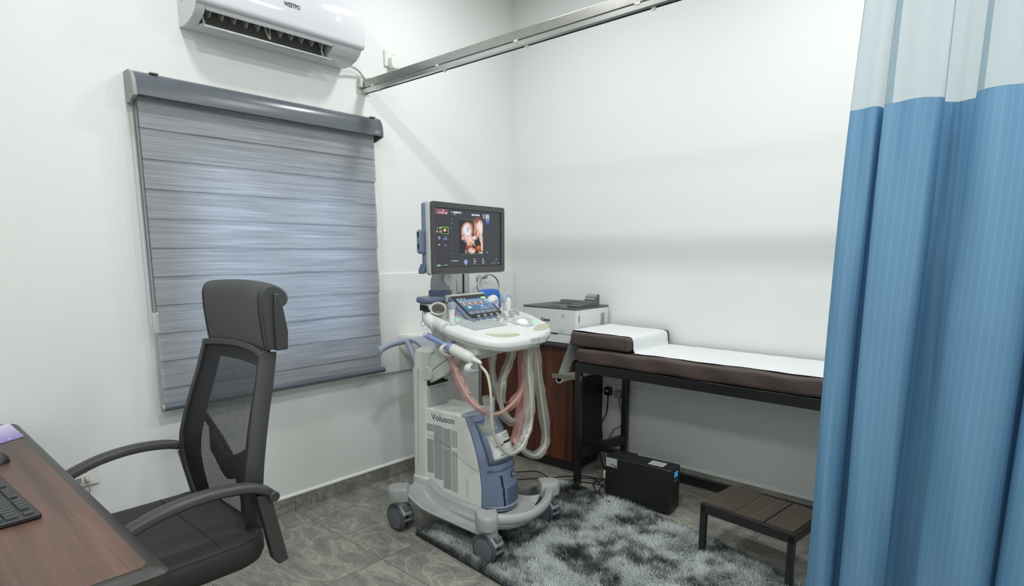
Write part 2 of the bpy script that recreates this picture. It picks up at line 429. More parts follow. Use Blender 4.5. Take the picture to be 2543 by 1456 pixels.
        if sub:
            md = o.modifiers.new('sub', 'SUBSURF'); md.levels = sub; md.render_levels = sub
        return o

def tag(o, label=None, cat=None, group=None, kind=None):
    if label: o['label'] = label
    if cat: o['category'] = cat
    if group: o['group'] = group
    if kind: o['kind'] = kind
    return o

def thing(name, label, cat, loc=(0, 0, 0), rz=0.0, group=None):
    o = bpy.data.objects.new(name, None); COL.objects.link(o)
    o.empty_display_size = 0.05
    o.matrix_basis = Matrix.Translation(loc) @ Matrix.Rotation(rz, 4, 'Z')
    return tag(o, label, cat, group)

def rrect(cx, cy, w_, h_, r, n=5):
    out = []
    for (sx, sy, a0) in ((1, 1, 0), (-1, 1, 90), (-1, -1, 180), (1, -1, 270)):
        for k in range(n + 1):
            a = math.radians(a0 + 90 * k / n)
            out.append((cx + sx * (w_ / 2 - r) + r * math.cos(a), cy + sy * (h_ / 2 - r) + r * math.sin(a)))
    return out

def smooth_path(pts, k=6, closed=False):
    P = [Vector(p) for p in pts]; out = []; n = len(P)
    rngi = range(n if closed else n - 1)
    for i in rngi:
        if closed: p0, p1, p2, p3 = P[i - 1], P[i], P[(i + 1) % n], P[(i + 2) % n]
        else: p0, p1, p2, p3 = P[max(i - 1, 0)], P[i], P[i + 1], P[min(i + 2, n - 1)]
        for j in range(k):
            t = j / k
            out.append(0.5 * ((2 * p1) + (p2 - p0) * t + (2 * p0 - 5 * p1 + 4 * p2 - p3) * t * t + (3 * p1 - p0 - 3 * p2 + p3) * t ** 3))
    if not closed: out.append(P[-1])
    return out

def text(name, body, size, mat, parent, org, xd, yd, extrude=0.0004, bold=0.0, sx=1.0, align='LEFT', shear=0.0):
    cu = bpy.data.curves.new('txt', 'FONT'); cu.body = body; cu.size = size; cu.extrude = extrude; cu.offset = bold; cu.align_x = align; cu.shear = shear
    cu.resolution_u = 3
    to = bpy.data.objects.new('txt', cu); COL.objects.link(to)
    bpy.context.view_layer.update()
    dg = bpy.context.evaluated_depsgraph_get()
    me = bpy.data.meshes.new_from_object(to.evaluated_get(dg))
    bpy.data.objects.remove(to)
    x = Vector(xd).normalized(); y = Vector(yd).normalized(); z = x.cross(y)
    me.transform(Matrix(((x.x * sx, y.x, z.x, org[0]), (x.y * sx, y.y, z.y, org[1]), (x.z * sx, y.z, z.z, org[2]), (0, 0, 0, 1))))
    me.materials.clear(); me.materials.append(mat); me.name = name
    o = bpy.data.objects.new(name, me); COL.objects.link(o)
    if parent is not None: o.parent = parent
    return o

def pixel_panel(name, img, mat, parent, org, xd, yd, W, H):
    """flat picture sheet: one vertex per picture cell, colours in the attribute pix"""
    h, wd = img.shape[:2]
    xs = np.linspace(0, W, wd); ys = np.linspace(0, H, h)
    gx, gy = np.meshgrid(xs, ys)
    o3 = np.array(org); x3 = np.array(Vector(xd).normalized()); y3 = np.array(Vector(yd).normalized())
    co = o3 + gx[..., None] * x3 + gy[..., None] * y3
    me = bpy.data.meshes.new(name)
    idx = np.arange(h * wd).reshape(h, wd)
    q = np.stack([idx[:-1, :-1], idx[:-1, 1:], idx[1:, 1:], idx[1:, :-1]], -1).reshape(-1, 4)
    me.vertices.add(h * wd); me.vertices.foreach_set('co', co.reshape(-1))
    me.loops.add(q.size); me.loops.foreach_set('vertex_index', q.reshape(-1).astype(np.int32))
    me.polygons.add(len(q)); me.polygons.foreach_set('loop_start', np.arange(0, q.size, 4, dtype=np.int32))
    me.update(calc_edges=True)
    at = me.attributes.new('pix', 'FLOAT_COLOR', 'POINT')
    rgba = np.concatenate([img, np.ones((h, wd, 1))], -1)
    at.data.foreach_set('color', rgba.reshape(-1).astype(np.float32))
    me.materials.append(mat)
    ob = bpy.data.objects.new(name, me); COL.objects.link(ob)
    if parent is not None: ob.parent = parent
    return ob

def lin(c): return np.array(s2l(c))

# ================================================================== THE SETTING
XR, YF = 4.6, -5.0      # right wall, front wall (behind the camera)
def struct(name, mb, mat, parent=None, **k):
    o = mb.build(name, mat, parent, **k)
    if parent is None: o['kind'] = 'structure'
    return o
struct('floor', MB().box((-.15, YF - .15, -.1), (XR + .15, .15, 0)), M['tile'])
struct('ceiling', MB().box((-.15, YF - .15, CEIL), (XR + .15, .15, CEIL + .1)), M['ceil'])
struct('wall_back', MB().box((0, 0, 0), (XR + .15, .15, CEIL)), M['wall'])
struct('wall_right', MB().box((XR, YF, 0), (XR + .15, 0, CEIL)), M['wall'])
struct('wall_front', MB().box((0, YF - .15, 0), (XR + .15, YF, CEIL)), M['wall'])
WY0, WY1, WZ0, WZ1 = -2.24, -1.32, 0.86, 1.80
wl = MB()
wl.box((-.15, YF - .15, 0), (0, WY0, CEIL)); wl.box((-.15, WY1, 0), (0, .15, CEIL))
wl.box((-.15, WY0, 0), (0, WY1, WZ0)); wl.box((-.15, WY0, WZ1), (0, WY1, CEIL))
struct('wall_left', wl, M['wall'])
for nm, lo, hi in (('baseboard_left', (0, YF, 0), (.012, -.0, .085)), ('baseboard_back', (.0, -.012, 0), (XR, 0, .086))):
    struct(nm, MB().box(lo, hi), M['tile'])
tr = MB().prism([(0, .085), (.012, .085), (.010, .092), (0, .098)], 1, YF, -.012); 
tr.v = [(p[0], p[1], p[2]) for p in tr.v]
struct('trim_1', tr, M['wall'])
tr2 = MB().box((.012, -.008, .086), (XR, 0, .094)); struct('trim_2', tr2, M['wall'])
wf = MB()
for lo, hi in (((-.11, WY0, WZ0), (-.06, WY0 + .05, WZ1)), ((-.11, WY1 - .05, WZ0), (-.06, WY1, WZ1)), ((-.11, WY0, WZ0), (-.06, WY1, WZ0 + .05)), ((-.11, WY0, WZ1 - .05), (-.06, WY1, WZ1)), ((-.11, (WY0 + WY1) / 2 - .03, WZ0), (-.06, (WY0 + WY1) / 2 + .03, WZ1))):
    wf.box(lo, hi)
win = struct('window_1', wf, M['winfr'], bevel=.003)
gl = MB(); gl.box((-.088, WY0 + .05, WZ0 + .05), (-.082, (WY0 + WY1) / 2 - .03, WZ1 - .05)); gl.box((-.088, (WY0 + WY1) / 2 + .03, WZ0 + .05), (-.082, WY1 - .05, WZ1 - .05))
gl.build('pane', M['glass'], win)

# white tiled splashback behind the basin: a raised slab with a shining top edge
sp = struct('trim_3', MB().box((0, -1.30, .66), (.012, -.02, 1.256)), M['splash'], bevel=.003)
MB().box((.0125, -1.30, .657), (.0128, -.02, .661)).build('joint_line', M['mgrey'], sp)

# ================================================================== AIR CONDITIONER
ac = thing('air_conditioner', 'white split air conditioner showing 27, mounted high above the grey window blind', 'air conditioner', (0, -1.778, 2.33))
AO = np.array([0, -1.778, 2.33])
def acp(poly): return [(x, z - 2.33) for x, z in poly]
full = [(0, 2.338), (.05, 2.334), (.10, 2.338), (.145, 2.352), (.175, 2.370), (.192, 2.392), (.192, 2.60), (.15, 2.645), (0, 2.645)]
# underside with a sunk air outlet between the two end blocks
notch = [(0, 2.338), (.05, 2.334), (.095, 2.3372), (.098, 2.40), (.12, 2.43), (.165, 2.44), (.178, 2.385), (.178, 2.374), (.192, 2.392), (.192, 2.60), (.15, 2.645), (0, 2.645)]
def ps(poly): return [(x, z) for x, z in acp(poly)]
def yprism(mb, poly, y0, y1):
    mb.loft([[(x, y0, z) for x, z in poly], [(x, y1, z) for x, z in poly]], True)
hb = MB()
yprism(hb, ps(full), -2.176 + 1.778, -2.135 + 1.778); yprism(hb, ps(notch), -2.135 + 1.778, -1.535 + 1.778); yprism(hb, ps(full), -1.535 + 1.778, -1.378 + 1.778)
hb.build('housing', M['acwhite'], ac, bevel=.004)
fpn = [(.190, 2.392), (.203, 2.393), (.2105, 2.398), (.2155, 2.410)] + [(.2180 - 1.27 * (z_ - 2.468) ** 2, z_) for z_ in np.linspace(2.424, 2.60, 14)] + [(.186, 2.625), (.160, 2.645), (.06, 2.650), (.06, 2.646), (.15, 2.6455), (.184, 2.60)]
fp = MB(); yprism(fp, ps(fpn), -.400, .402); fp.build('front_panel', M['acwhite'], ac, ang=50)
cv = MB(); yprism(cv, ps([(.0985, 2.345), (.0995, 2.40), (.121, 2.4285), (.163, 2.4385), (.1755, 2.39), (.174, 2.39), (.162, 2.436), (.121, 2.427), (.101, 2.40)]), -.355, .241)
cv.build('outlet_liner', M['cavity'], ac)
for i in range(11):
    yy = -.325 + i * .053
    if i == 5:
        v = MB(); v.tube([(.115, yy - .012, .075), (.118, yy - .004, .045), (.125, yy + .004, .02)], .004, 8); v.tube([(.115, yy + .012, .075), (.120, yy + .01, .04), (.128, yy + .006, .018)], .004, 8)
        v.build('louver_arm', M['ivory2'], ac); continue
    v = MB(); v.prism([(.112, .098), (.160, .104), (.150, .062), (.134, .034), (.124, .05)], 1, yy - .004, yy + .004)
    for k in range(len(v.v)):
        x, y, z = v.v[k]; v.v[k] = (x, y + (x - .135) * .45, z)
    v.build('vane', M['vane'], ac, bevel=.002)
lv = MB()
def lvf(u, t):
    a = u; x = .088 + a * .070; z = .0085 - .004 + math.sin(a * PI) * .010 - a * .014
    return (x, -.352 + t * .598, z)
lv.surf(lvf, 8, 1); lv.build('louver_flap', M['acwhite'], ac, solid=.004)
for yy in (-.345, .215):
    MB().tube([(.12, yy, .07), (.118, yy, .03), (.122, yy + .006, .004)], .006, 8, flat=.6).build('louver_arm', M['ivory2'], ac)
text('brand_lettering', 'WESTPO', .027, M['ink'], ac, (.2190, -1.802 + 1.778, 2.479 - 2.33), (0, 1, 0), (-.045, 0, 1), bold=.0004, sx=.72)
text('temperature_display', '2 7', .025, M['led'], ac, (.2184, -1.534 + 1.778, 2.489 - 2.33), (0, 1, 0), (-.085, 0, 1), bold=.0007, sx=.80)
for k in range(2):
    MB().box((.05 + .03 * k, -.4003, .10), (.055 + .03 * k, -.3975, .21)).build('side_slit', M['mgrey'], ac)

# socket with plug beside it
wk = thing('wall_socket', 'white wall socket beside the air conditioner, high on the window wall', 'socket', (0, -1.06, 2.46))
MB().prism(rrect(0, 0, .082, .088, .006), 0, 0, .012).build('face_plate', M['sock'], wk, bevel=.002)
MB().box((.012, .008, .022), (.015, .022, .030)).build('switch', M['sock'], wk)
pc = thing('power_plug', 'white plug with pale cable running to the air conditioner', 'plug', (.012, -1.055, 2.435))
MB().prism([(-.018, -.030), (.018, -.030), (.024, .0), (.020, .03), (-.020, .03), (-.024, 0)], 0, 0.0005, .034).build('plug_body', M['sock'], pc, bevel=.005)
cab = smooth_path([(.05, -1.378, 2.347), (.045, -1.34, 2.352), (.03, -1.29, 2.345), (.012, -1.24, 2.322), (.012, -1.185, 2.300), (.012, -1.13, 2.308), (.016, -1.085, 2.35), (.024, -1.062, 2.395), (.026, -1.057, 2.406)], 6)
MB().tube(cab, .0055, 8).build('cable', M['cgrey'], pc, world=True)

# ================================================================== ROLLER BLIND
rb = thing('roller_blind', 'grey zebra roller blind drawn down over the window', 'blind', (0, -1.79, 2.10))
def rw(mb, name, mat, parent=rb, **k): return mb.build(name, mat, parent, world=True, **k)
hp = [(.004, 2.108), (.056, 2.108), (.074, 2.098), (.088, 2.078), (.095, 2.052), (.097, 2.022), (.097, 2.010), (.094, 2.010), (.090, 2.05), (.07, 2.09), (.05, 2.102), (.004, 2.102)]
h = MB(); yprism(h, hp, -2.394, -1.204); rw(h, 'headrail', M['headrail'])
ep = [(.002, 2.110), (.056, 2.110), (.076, 2.100), (.090, 2.080), (.098, 2.052), (.100, 2.022), (.099, 2.005), (.03, 1.985), (.002, 1.985)]
for y0, y1, mm in ((-2.408, -2.393, 'endcap'), (-1.204, -1.192, 'headrail')):
    e = MB(); yprism(e, ep, y0, y1); rw(e, 'end_cap', M[mm], bevel=.0015)
MB().tube([(.055, -2.39, 2.055), (.055, -1.206, 2.055)], .028, 16).build('roller_tube', M['bottombar'], rb, world=True)
rw(MB().box((.050, -2.384, .705), (.0515, -1.232, 2.03)), 'fabric', M['bback'])
for k in range(11):
    zt = 2.025 if k == 0 else 1.889 - .1225 * (k - 1) + .003
    zb = 1.889 - .1225 * k
    if k == 10: zb = .708
    jy = .004 * math.sin(k * 2.3)
    s = MB()
    # each band leans out slightly at its lower hem, so it laps over the next one
    s.surf(lambda u, t, zt=zt, zb=zb, jy=jy: (.0535 + .0055 * u, -2.388 + (-1.226 + 2.388) * t + (jy if t > .5 else -jy * .5), zt + (zb - zt) * u), 4, 24)
    rw(s, 'blind_band', M['bband'])
rw(MB().tube([(.058, -2.392, .700), (.058, -1.212, .700)], .0165, 18), 'bottom_bar', M['bottombar'])
rw(MB().tube([(.058, -2.400, .700), (.058, -2.391, .700)], .0175, 18), 'bar_end_cap', M['endcap'])
for y0 in (-2.315, -1.237):
    rw(MB().box((.03, y0 - .016, 2.106), (.078, y0 + .016, 2.112)), 'clip', M['endcap'], bevel=.0015)
ch = MB()
for yy, z0 in ((-2.400, 1.128), (-2.387, 1.128)):
    n = 118
    for i in range(n):
        z = 1.995 - (1.995 - z0) * i / (n - 1)
        ch.sphere((.062, yy + .003 * (1 - i / n) * 0, z), .0029, 6, 4)
rw(ch, 'bead_chain', M['chain'])
cw = MB(); cw.prism([(-2.4035, 1.130), (-2.3985, 1.12), (-2.3885, 1.12), (-2.3835, 1.130), (-2.381, 1.118), (-2.384, 1.06), (-2.380, 1.036), (-2.405, 1.036), (-2.403, 1.06), (-2.406, 1.118)], 0, .056, .068)
rw(cw, 'chain_weight', M['clear'], bevel=.003)
t = text('maker_mark', 'O', .022, M['inkl'], rb, (.0985, -1.245 + 1.79, 2.020 - 2.10), (0, 1, 0), (-.02, 0, 1), bold=.0003)
text('maker_mark', 'curtain\nblinds', .0065, M['inkl'], rb, (.0985, -1.226 + 1.79, 2.030 - 2.10), (0, 1, 0), (-.02, 0, 1))

# ================================================================== CURTAIN RAIL + CURTAIN
cr = thing('curtain_rail', 'metal curtain rail running from the window wall across the room', 'curtain rail', (0, -1.245, 2.26))
RX1 = 4.0
rw(MB().box((.012, -1.262, 2.263), (RX1, -1.228, 2.303)), 'support_bar', M['alu'], cr, bevel=.002)
tk = [(-1.262, 2.2585), (-1.228, 2.2585), (-1.228, 2.240), (-1.238, 2.236), (-1.238, 2.2405), (-1.232, 2.243), (-1.232, 2.2545), (-1.258, 2.2545), (-1.258, 2.243), (-1.252, 2.2405), (-1.252, 2.236), (-1.262, 2.240)]
rw(MB().prism(tk, 0, .004, RX1), 'track', M['alulight'], cr)
rw(MB().box((.0, -1.285, 2.235), (.004, -1.205, 2.335)), 'wall_plate', M['sock'], cr, bevel=.001)
rw(MB().box((.004, -1.282, 2.265), (.03, -1.263, 2.312)), 'bracket', M['ivory2'], cr, bevel=.001)
for i, zz in enumerate((2.325, 2.29, 2.245)):
    rw(MB().cyl((.004, -1.213 - .005 * i, zz), (.008, -1.213 - .005 * i, zz), .0045, n=10), 'screw', M['alu'], cr)
for x in (.10, .62, 1.12, 1.70, 2.28):
    rw(MB().box((x, -1.2645, 2.256), (x + .022, -1.2615, 2.266)), 'clip', M['sock'], cr)
for x in (.14, .66, 1.17, 1.76):
    rw(MB().box((x, -1.250, 2.229), (x + .014, -1.240, 2.2385)), 'glider', M['sock'], cr)

pcu = thing('privacy_curtain', 'blue cubicle curtain with a white voile top, hanging from the metal rail', 'curtain', (2.4, -1.245, 0))
# folds: x grows with arc parameter, y swings about the rail line; gathered at the top, fuller lower down
KP = [(2.412, .020), (2.422, -.018), (2.465, -.040), (2.503, -.020), (2.500, .030), (2.506, .046), (2.516, .008), (2.514, -.046), (2.570, -.068), (2.628, -.058), (2.650, -.026), (2.640, .022), (2.668, .046), (2.716, .040), (2.737, .008), (2.728, -.046), (2.790, -.074), (2.850, -.062), (2.872, -.026), (2.862, .050), (2.886, .060), (2.902, .0), (2.905, -.055), (2.960, -.068), (3.0, -.03), (3.0, .04), (3.04, .05), (3.06, -.02), (3.12, -.06), (3.18, -.02), (3.22, .02)]
kx = [p[0] for p in KP]; ky = [p[1] for p in KP]
def cur(u, z):
    """u 0..1 along the cloth"""
    n = len(kx) - 1; s = u * n; i = min(int(s), n - 1); f = s - i
    def cr_(a):
        p = [a[max(i - 1, 0)], a[i], a[i + 1], a[min(i + 2, n)]]
        return .5 * (2 * p[1] + (p[2] - p[0]) * f + (2 * p[0] - 5 * p[1] + 4 * p[2] - p[3]) * f * f + (3 * p[1] - p[0] - 3 * p[2] + p[3]) * f ** 3)
    x0, y0 = cr_(kx), cr_(ky)
    top = max(0.0, min(1.0, (z - 1.2) / 1.05))
    amp = 1.05 + .35 * (1 - top) - .35 * top
    xs = 2.412 + (x0 - 2.412) * (1.0 - .10 * top * top) + .030 * top * top
    low = max(0.0, (1.6 - z) / 1.4)
    xs += -.006 * low + .012 * math.sin(s * 1.1 + z * .9) * (1 - top) * min(1, u * 6)
    y = y0 * amp + .010 * math.sin(s * 2.1 + z * 2.3) * (1 - top) + .003 * math.sin(z * 9 + s * 3) + .009 * top * math.sin(s * 4.3)
    return (xs, -1.245 + y, z)
def cloth(name, mat, z0, z1, nz, hem=None):
    nu = 420
    mb = MB(); mb.surf(lambda u, t: cur(u, z0 + (z1 - z0) * t), nu, nz)
    o = mb.build(name, mat, pcu, world=True, ang=180)
    uvl = o.data.uv_layers.new(name='uv')
    arc = [0.0]
    for i in range(nu): 
        a = Vector(cur(i / nu, 1.0)); b_ = Vector(cur((i + 1) / nu, 1.0)); arc.append(arc[-1] + (b_ - a).length)
    vi = np.zeros(len(o.data.loops), dtype=np.int32); o.data.loops.foreach_get('vertex_index', vi)
    uv = np.zeros((len(vi), 2), dtype=np.float32)
    uv[:, 0] = np.array(arc)[vi // (nz + 1)]; uv[:, 1] = z0 + (z1 - z0) * (vi % (nz + 1)) / nz
    uvl.data.foreach_set('uv', uv.reshape(-1))
    return o
cloth('drape', M['curtain'], .10, 1.785, 70)
cloth('voile_top', M['sheer'], 1.784, 2.232, 24)

# ================================================================== ULTRASOUND MACHINE
us = thing('ultrasound_machine', 'white and slate-blue wheeled ultrasound machine with its monitor switched on', 'ultrasound machine', (.86, -1.22, 0), math.radians(6.0))
# --- casters: twin wheels, fork cover, brake pedal
def caster(u, v, yaw):
    R = Matrix.Translation((u, v, 0)) @ Matrix.Rotation(yaw, 4, 'Z')
    root = MB(); root.cyl((0, 0, .128), (0, 0, .162), .030, n=18)
    root.xf(R); c = root.build('caster', M['mgrey'], us)
    for sgn in (-1, 1):
        wv = MB()
        wv.lathe([(.004, .008), (.058, .008), (.0655, .014), (.067, .022), (.067, .030), (.0645, .037), (.056, .040), (.0555, .037), (.010, .0385), (.003, .0395)], (0, 0, .067), (0, sgn, 0), 32)
        wv.xf(R @ Matrix.Translation((-.018, 0, 0))); wv.build('wheel', M['tyre'], c)
        d = MB(); d.lathe([(.003, .0375), (.054, .0375), (.054, .0400), (.050, .0412), (.003, .0412)], (0, 0, .067), (0, sgn, 0), 32)
        d.xf(R @ Matrix.Translation((-.018, 0, 0))); d.build('wheel_cap', M['dgrey'], c)
    cv_ = MB()
    def cf(a, t):
        ang = math.radians(20 + 135 * a)
        return (-.018 + .0705 * math.cos(ang), -.0075 + .015 * t if False else (-.030 + .06 * t), .067 + .0705 * math.sin(ang))
    cv_.surf(cf, 14, 4); cv_.xf(R); cv_.build('wheel_guard', M['mgrey'], c, solid=.004)
    br = MB(); br.box((.020, -.018, .112), (.048, .018, .134)); br.xf(R); br.build('brake_cover', M['dgrey'], c, bevel=.003)
    br = MB(); br.box((.036, -.028, .062), (.056, .028, .071)); br.xf(R); br.build('brake_pedal', M['dgrey'], c, bevel=.003)
    return c
caster(-.272, -.290, math.radians(-8)); caster(.288, -.287, math.radians(-4)); caster(.285, .203, math.radians(-10)); caster(-.275, .205, math.radians(15))

# --- base: four rounded arms sweeping into a dished tray
def capshape(cx, cy, ang, L, wd, n=10):
    pts = []
    for k in range(n + 1):
        a = -PI / 2 + PI * k / n; pts.append((math.cos(a) * wd, math.sin(a) * wd))
    pts += [(-L, wd), (-L, -wd)]
    c, s_ = math.cos(ang), math.sin(ang)
    return [(cx + x * c - y * s_, cy + x * s_ + y * c) for x, y in pts]
def arm_cap(u, v, ang, zt):
    mb = MB(); P = capshape(u, v, ang, .055, .051)
    def sc(k, z): return [(u + (x - u) * k, v + (y - v) * k, z) for x, y in P]
    mb.loft([sc(.96, zt - .068), sc(1.0, zt - .060), sc(1.0, zt - .022), sc(.96, zt - .010), sc(.84, zt - .002), sc(.55, zt)])
    return mb
for (u, v, a, zt) in ((-.290, -.302, math.radians(-140), .232), (.272, -.296, math.radians(-45), .232), (.288, .200, math.radians(45), .232), (-.29, .205, math.radians(140), .232)):
    arm_cap(u, v, a, zt).build('base_arm_cap', M['baseg'], us)
VC = -.05
for sgn in (-1, 1):
    sd = MB(); rr = []
    # side of the base: arm dropping from the rear cap, fairing along the body, flat ledge and rounded hull
    st = [(-.275, .218, .214, .262, .160), (-.235, .226, .210, .258, .152), (-.205, .236, .194, .250, .138), (-.180, .226, .168, .240, .124), (-.150, .206, .146, .230, .108), (-.11, .190, .132, .222, .098), (-.05, .180, .124, .218, .092), (.03, .174, .120, .220, .090), (.10, .170, .118, .226, .090), (.165, .168, .118, .234, .092), (.205, .166, .120, .240, .094), (.225, .164, .126, .244, .100), (.245, .164, .136, .248, .112), (.265, .170, .160, .252, .135)]
    for u, wi, wl_, vo, wb_ in st:
        f = lambda d, z: (u, VC + sgn * d, z)
        di = max(0, (u - .19) / .075) * .10; rr.append([f(.105 + di, wi), f(.135 + di * .9, wi - .004), f(.148 + di * .8, wl_ + .010), f(.162 + di * .6, wl_), f(vo - .012, wl_ - .001), f(vo - .004, wl_ + .004), f(vo + .002, wl_ - .004), f(vo - .004, (wl_ + wb_) / 2), f(vo - .028, wb_ + .006), f(vo - .07, wb_), f(.100 + di * .6, wb_)])
    sd.loft(rr); sd.build('base_side', M['baseg'], us, ang=42)
tray = MB(); tray.prism([(-.26, -.19), (.20, -.22)] + [(.20 + .135 * math.cos(a), -.05 + .17 * math.sin(a)) for a in [math.radians(-85 + 170 * k / 16) for k in range(17)]] + [(.20, .12), (-.26, .09)], 2, .108, .142); tray.build('base_tray', M['baseg'], us, bevel=.012)
bp = smooth_path([(.285, -.275, .200), (.330, -.215, .190), (.362, -.13, .180), (.370, -.05, .178), (.362, .03, .180), (.335, .115, .190), (.295, .175, .200)], 6)
bm_ = MB(); bm_.tube(bp, .026, 14, flat=.85); bm_.build('front_bumper', M['baseg'], us)
gr = MB(); gr.tube([p + Vector((.003, 0, .0262)) for p in bp[4:-4]], .0022, 6); gr.build('bumper_groove', M['mgrey'], us)

# --- rear column
clm = MB(); CV = -.078
def colring(z, u0, u1, hv, r=.02): return [(x, y + CV, z) for x, y in rrect((u0 + u1) / 2, 0, u1 - u0, 2 * hv, r)]
clm.loft([colring(.17, -.326, -.222, .080), colring(.60, -.318, -.218, .080), colring(.74, -.314, -.216, .079), colring(.86, -.309, -.195, .078), colring(.892, -.304, -.190, .075), colring(.905, -.290, -.200, .062)])
clm.build('rear_column', M['cream'], us)
MB().box((-.3285, -.140, .42), (-.315, -.02, .80)).build('column_rear_panel', M['ivory2'], us, bevel=.004)
sdl = MB(); sdl.prism([(-.2845, .30), (-.2825, .30), (-.2705, .80), (-.2725, .80)], 1, -.1592, -.155); sdl.build('column_seam', M['mgrey'], us)
ft = MB(); ft.prism(rrect(-.272, CV, .105, .172, .015), 2, .165, .240); ft.build('column_foot', M['cream'], us, bevel=.006)
MB().box((-.220, -.148, .722), (-.2065, -.010, .790)).build('column_recess', M['slot'], us)
mpl = MB(); mpl.loft([[(-.214, -.150, .612), (-.206, -.150, .612), (-.203, -.150, .706), (-.214, -.150, .706)], [(-.214, -.012, .612), (-.206, -.012, .612), (-.203, -.012, .706), (-.214, -.012, .706)]]); mpl.build('column_mesh_plate', M['lgrey'], us, bevel=.002)
mp_ = MB()
for i in range(14):
    for j in range(10):
        y = -.145 + i * .0094; z = .617 + j * .0088
        xx_ = -.206 + (z - .612) * .032
        mp_.box((xx_ - .001, y, z), (xx_ + .0008, y + .005, z + .0042))
mp_.build('mesh_dots', M['keyk'], us)

# --- body: white shell with vents, slate-blue front
BV0, BV1 = -.151, .060
sidep = [(-.243, .150), (-.10, .145), (.02, .142), (.128, .142), (.128, .265), (.119, .343), (.096, .437), (.066, .52), (.030, .598), (.010, .605), (-.228, .612), (-.243, .600)]
bd = MB(); bd.prism(sidep, 1, BV0, BV1); bd.build('body_shell', M['ivory'], us, bevel=.010, seg=3)
# louvred grilles on both sides: dark slits in three columns
for sgn in (-1, 1):
    g = MB(); yb = BV0 if sgn < 0 else BV1; y0, y1 = yb + sgn * .0002, yb + sgn * .0012
    lo_, hi_ = min(y0, y1), max(y0, y1)
    def slit(u0, u1, z0, n, step=.0062):
        for k in range(n): g.box((u0, lo_, z0 - k * step - .0026), (u1, hi_, z0 - k * step))
    slit(-.238, -.182, .528, 6); slit(-.178, -.121, .528, 14); slit(-.117, -.066, .522, 16)
    slit(-.238, -.182, .450, 29); slit(-.178, -.121, .446, 32); slit(-.117, -.066, .420, 34)
    for c_ in range(3):
        for k in range(34):
            g.box((-.060 + c_ * .013, lo_, .415 - k * .0062 - .0024), (-.051 + c_ * .013, hi_, .415 - k * .0062))
        for k in range(14):
            g.box((-.060 + c_ * .013, lo_, .520 - k * .0062 - .0024), (-.051 + c_ * .013, hi_, .520 - k * .0062))
    g.build('side_vent', M['slitg'], us)
    sm = MB(); sp_ = smooth_path([(-.243, yb, .470), (-.16, yb, .462), (-.10, yb, .440), (-.03, yb, .400), (.04, yb, .365), (.112, yb, .345)], 5)
    sm.tube(sp_, .0013, 5); sm.build('shell_seam', M['mgrey'], us)
    MB().prism(rrect(.035, .245, .018, .10, .006), 1, yb - .0004, yb + .0004).build('service_tab', M['ivory2'], us)
text('brand_lettering', 'Voluson', .047, M['inkg'], us, (-.192, -.1518, .553), (1, 0, 0), (0, 0, 1), bold=.0004, sx=.98)

# blue front: lofted from a flat side edge to a bulging centre line
fp_side = [(.128, .150), (.129, .265), (.120, .343), (.097, .437), (.067, .52), (.031, .598)]
bulge = [.100, .092, .082, .070, .055, .042]
FVC, FHW = -.037, .115
fb = MB(); rings = []
for (u, z), b_ in zip(fp_side, bulge):
    ring = []
    for k in range(13):
        t = -1 + 2 * k / 12; ring.append((u + b_ * (1 - abs(t) ** 3.0) , FVC + FHW * t, z + .012 * (1 - t * t) * (z - .17) / .43))
    ring += [(u - .03, FVC + FHW * .93, z - .004), (u - .03, FVC - FHW * .93, z - .004)]
    rings.append(ring)
fb.loft(rings); fb.build('front_fascia', M['blue'], us, bevel=.004)
tp = MB(); tp.loft([[(x, y, z) for x, y in ((.0, FVC - FHW), (.030, FVC - FHW), (.062, FVC - .05), (.072, FVC), (.062, FVC + .05), (.030, FVC + FHW), (.0, FVC + FHW))] for z in (.594, .611)])
tp.build('fascia_top', M['ltblue'], us, bevel=.006)
def fpt(t, h):
    """point on the blue fascia: t across -1..1, h height"""
    zs = [p[1] for p in fp_side]; us_ = [p[0] for p in fp_side]
    u = float(np.interp(h, zs, us_)); b_ = float(np.interp(h, zs, bulge))
    return Vector((u + b_ * (1 - abs(t) ** 3.0), FVC + FHW * t, h + .012 * (1 - t * t) * (h - .17) / .43))
def fpatch(name, t0, t1, h0, h1, off, mat, parent=us, nu=8, nv=8, depth=.006):
    mb = MB(); 
    def fn(a, b_):
        p = fpt(t0 + (t1 - t0) * a, h0 + (h1 - h0) * b_); e = .01
        dx = fpt(t0 + (t1 - t0) * a + e, h0 + (h1 - h0) * b_) - fpt(t0 + (t1 - t0) * a - e, h0 + (h1 - h0) * b_)
        dz = fpt(t0 + (t1 - t0) * a, h0 + (h1 - h0) * b_ + e) - fpt(t0 + (t1 - t0) * a, h0 + (h1 - h0) * b_ - e)
        n = dx.cross(dz).normalized()
        return tuple(p + n * off)
    mb.surf(fn, nu, nv); return mb.build(name, mat, parent, solid=depth)
fpatch('drive_bay_frame', -.80, .66, .375, .572, .002, M['bluedk'])
fpatch('drive_bay_surround', -.76, .62, .382, .566, .004, M['blue'])
fpatch('cover_slot', -.70, .20, .515, .553, .006, M['lcd'])
pr_ = fpatch('image_printer', -.62, .58, .395, .500, .010, M['white'], depth=.016)
fpatch('paper_slot', -.02, .50, .452, .461, .019, M['slot'], pr_, depth=.002)
fpatch('printer_marking', -.45, -.05, .446, .454, .019, M['ink'], pr_, depth=.001)
fpatch('printer_marking', -.35, -.02, .410, .414, .019, M['inkg'], pr_, depth=.001)
for k in range(3):
    for j in range(2):
        fpatch('printer_key', .12 + .12 * k, .18 + .12 * k, .474 + .012 * j, .479 + .012 * j, .019, M['mgrey'], pr_, 2, 2, .001)
fpatch('fascia_lip', -.86, .9, .345, .352, .004, M['bluedk'], depth=.004)
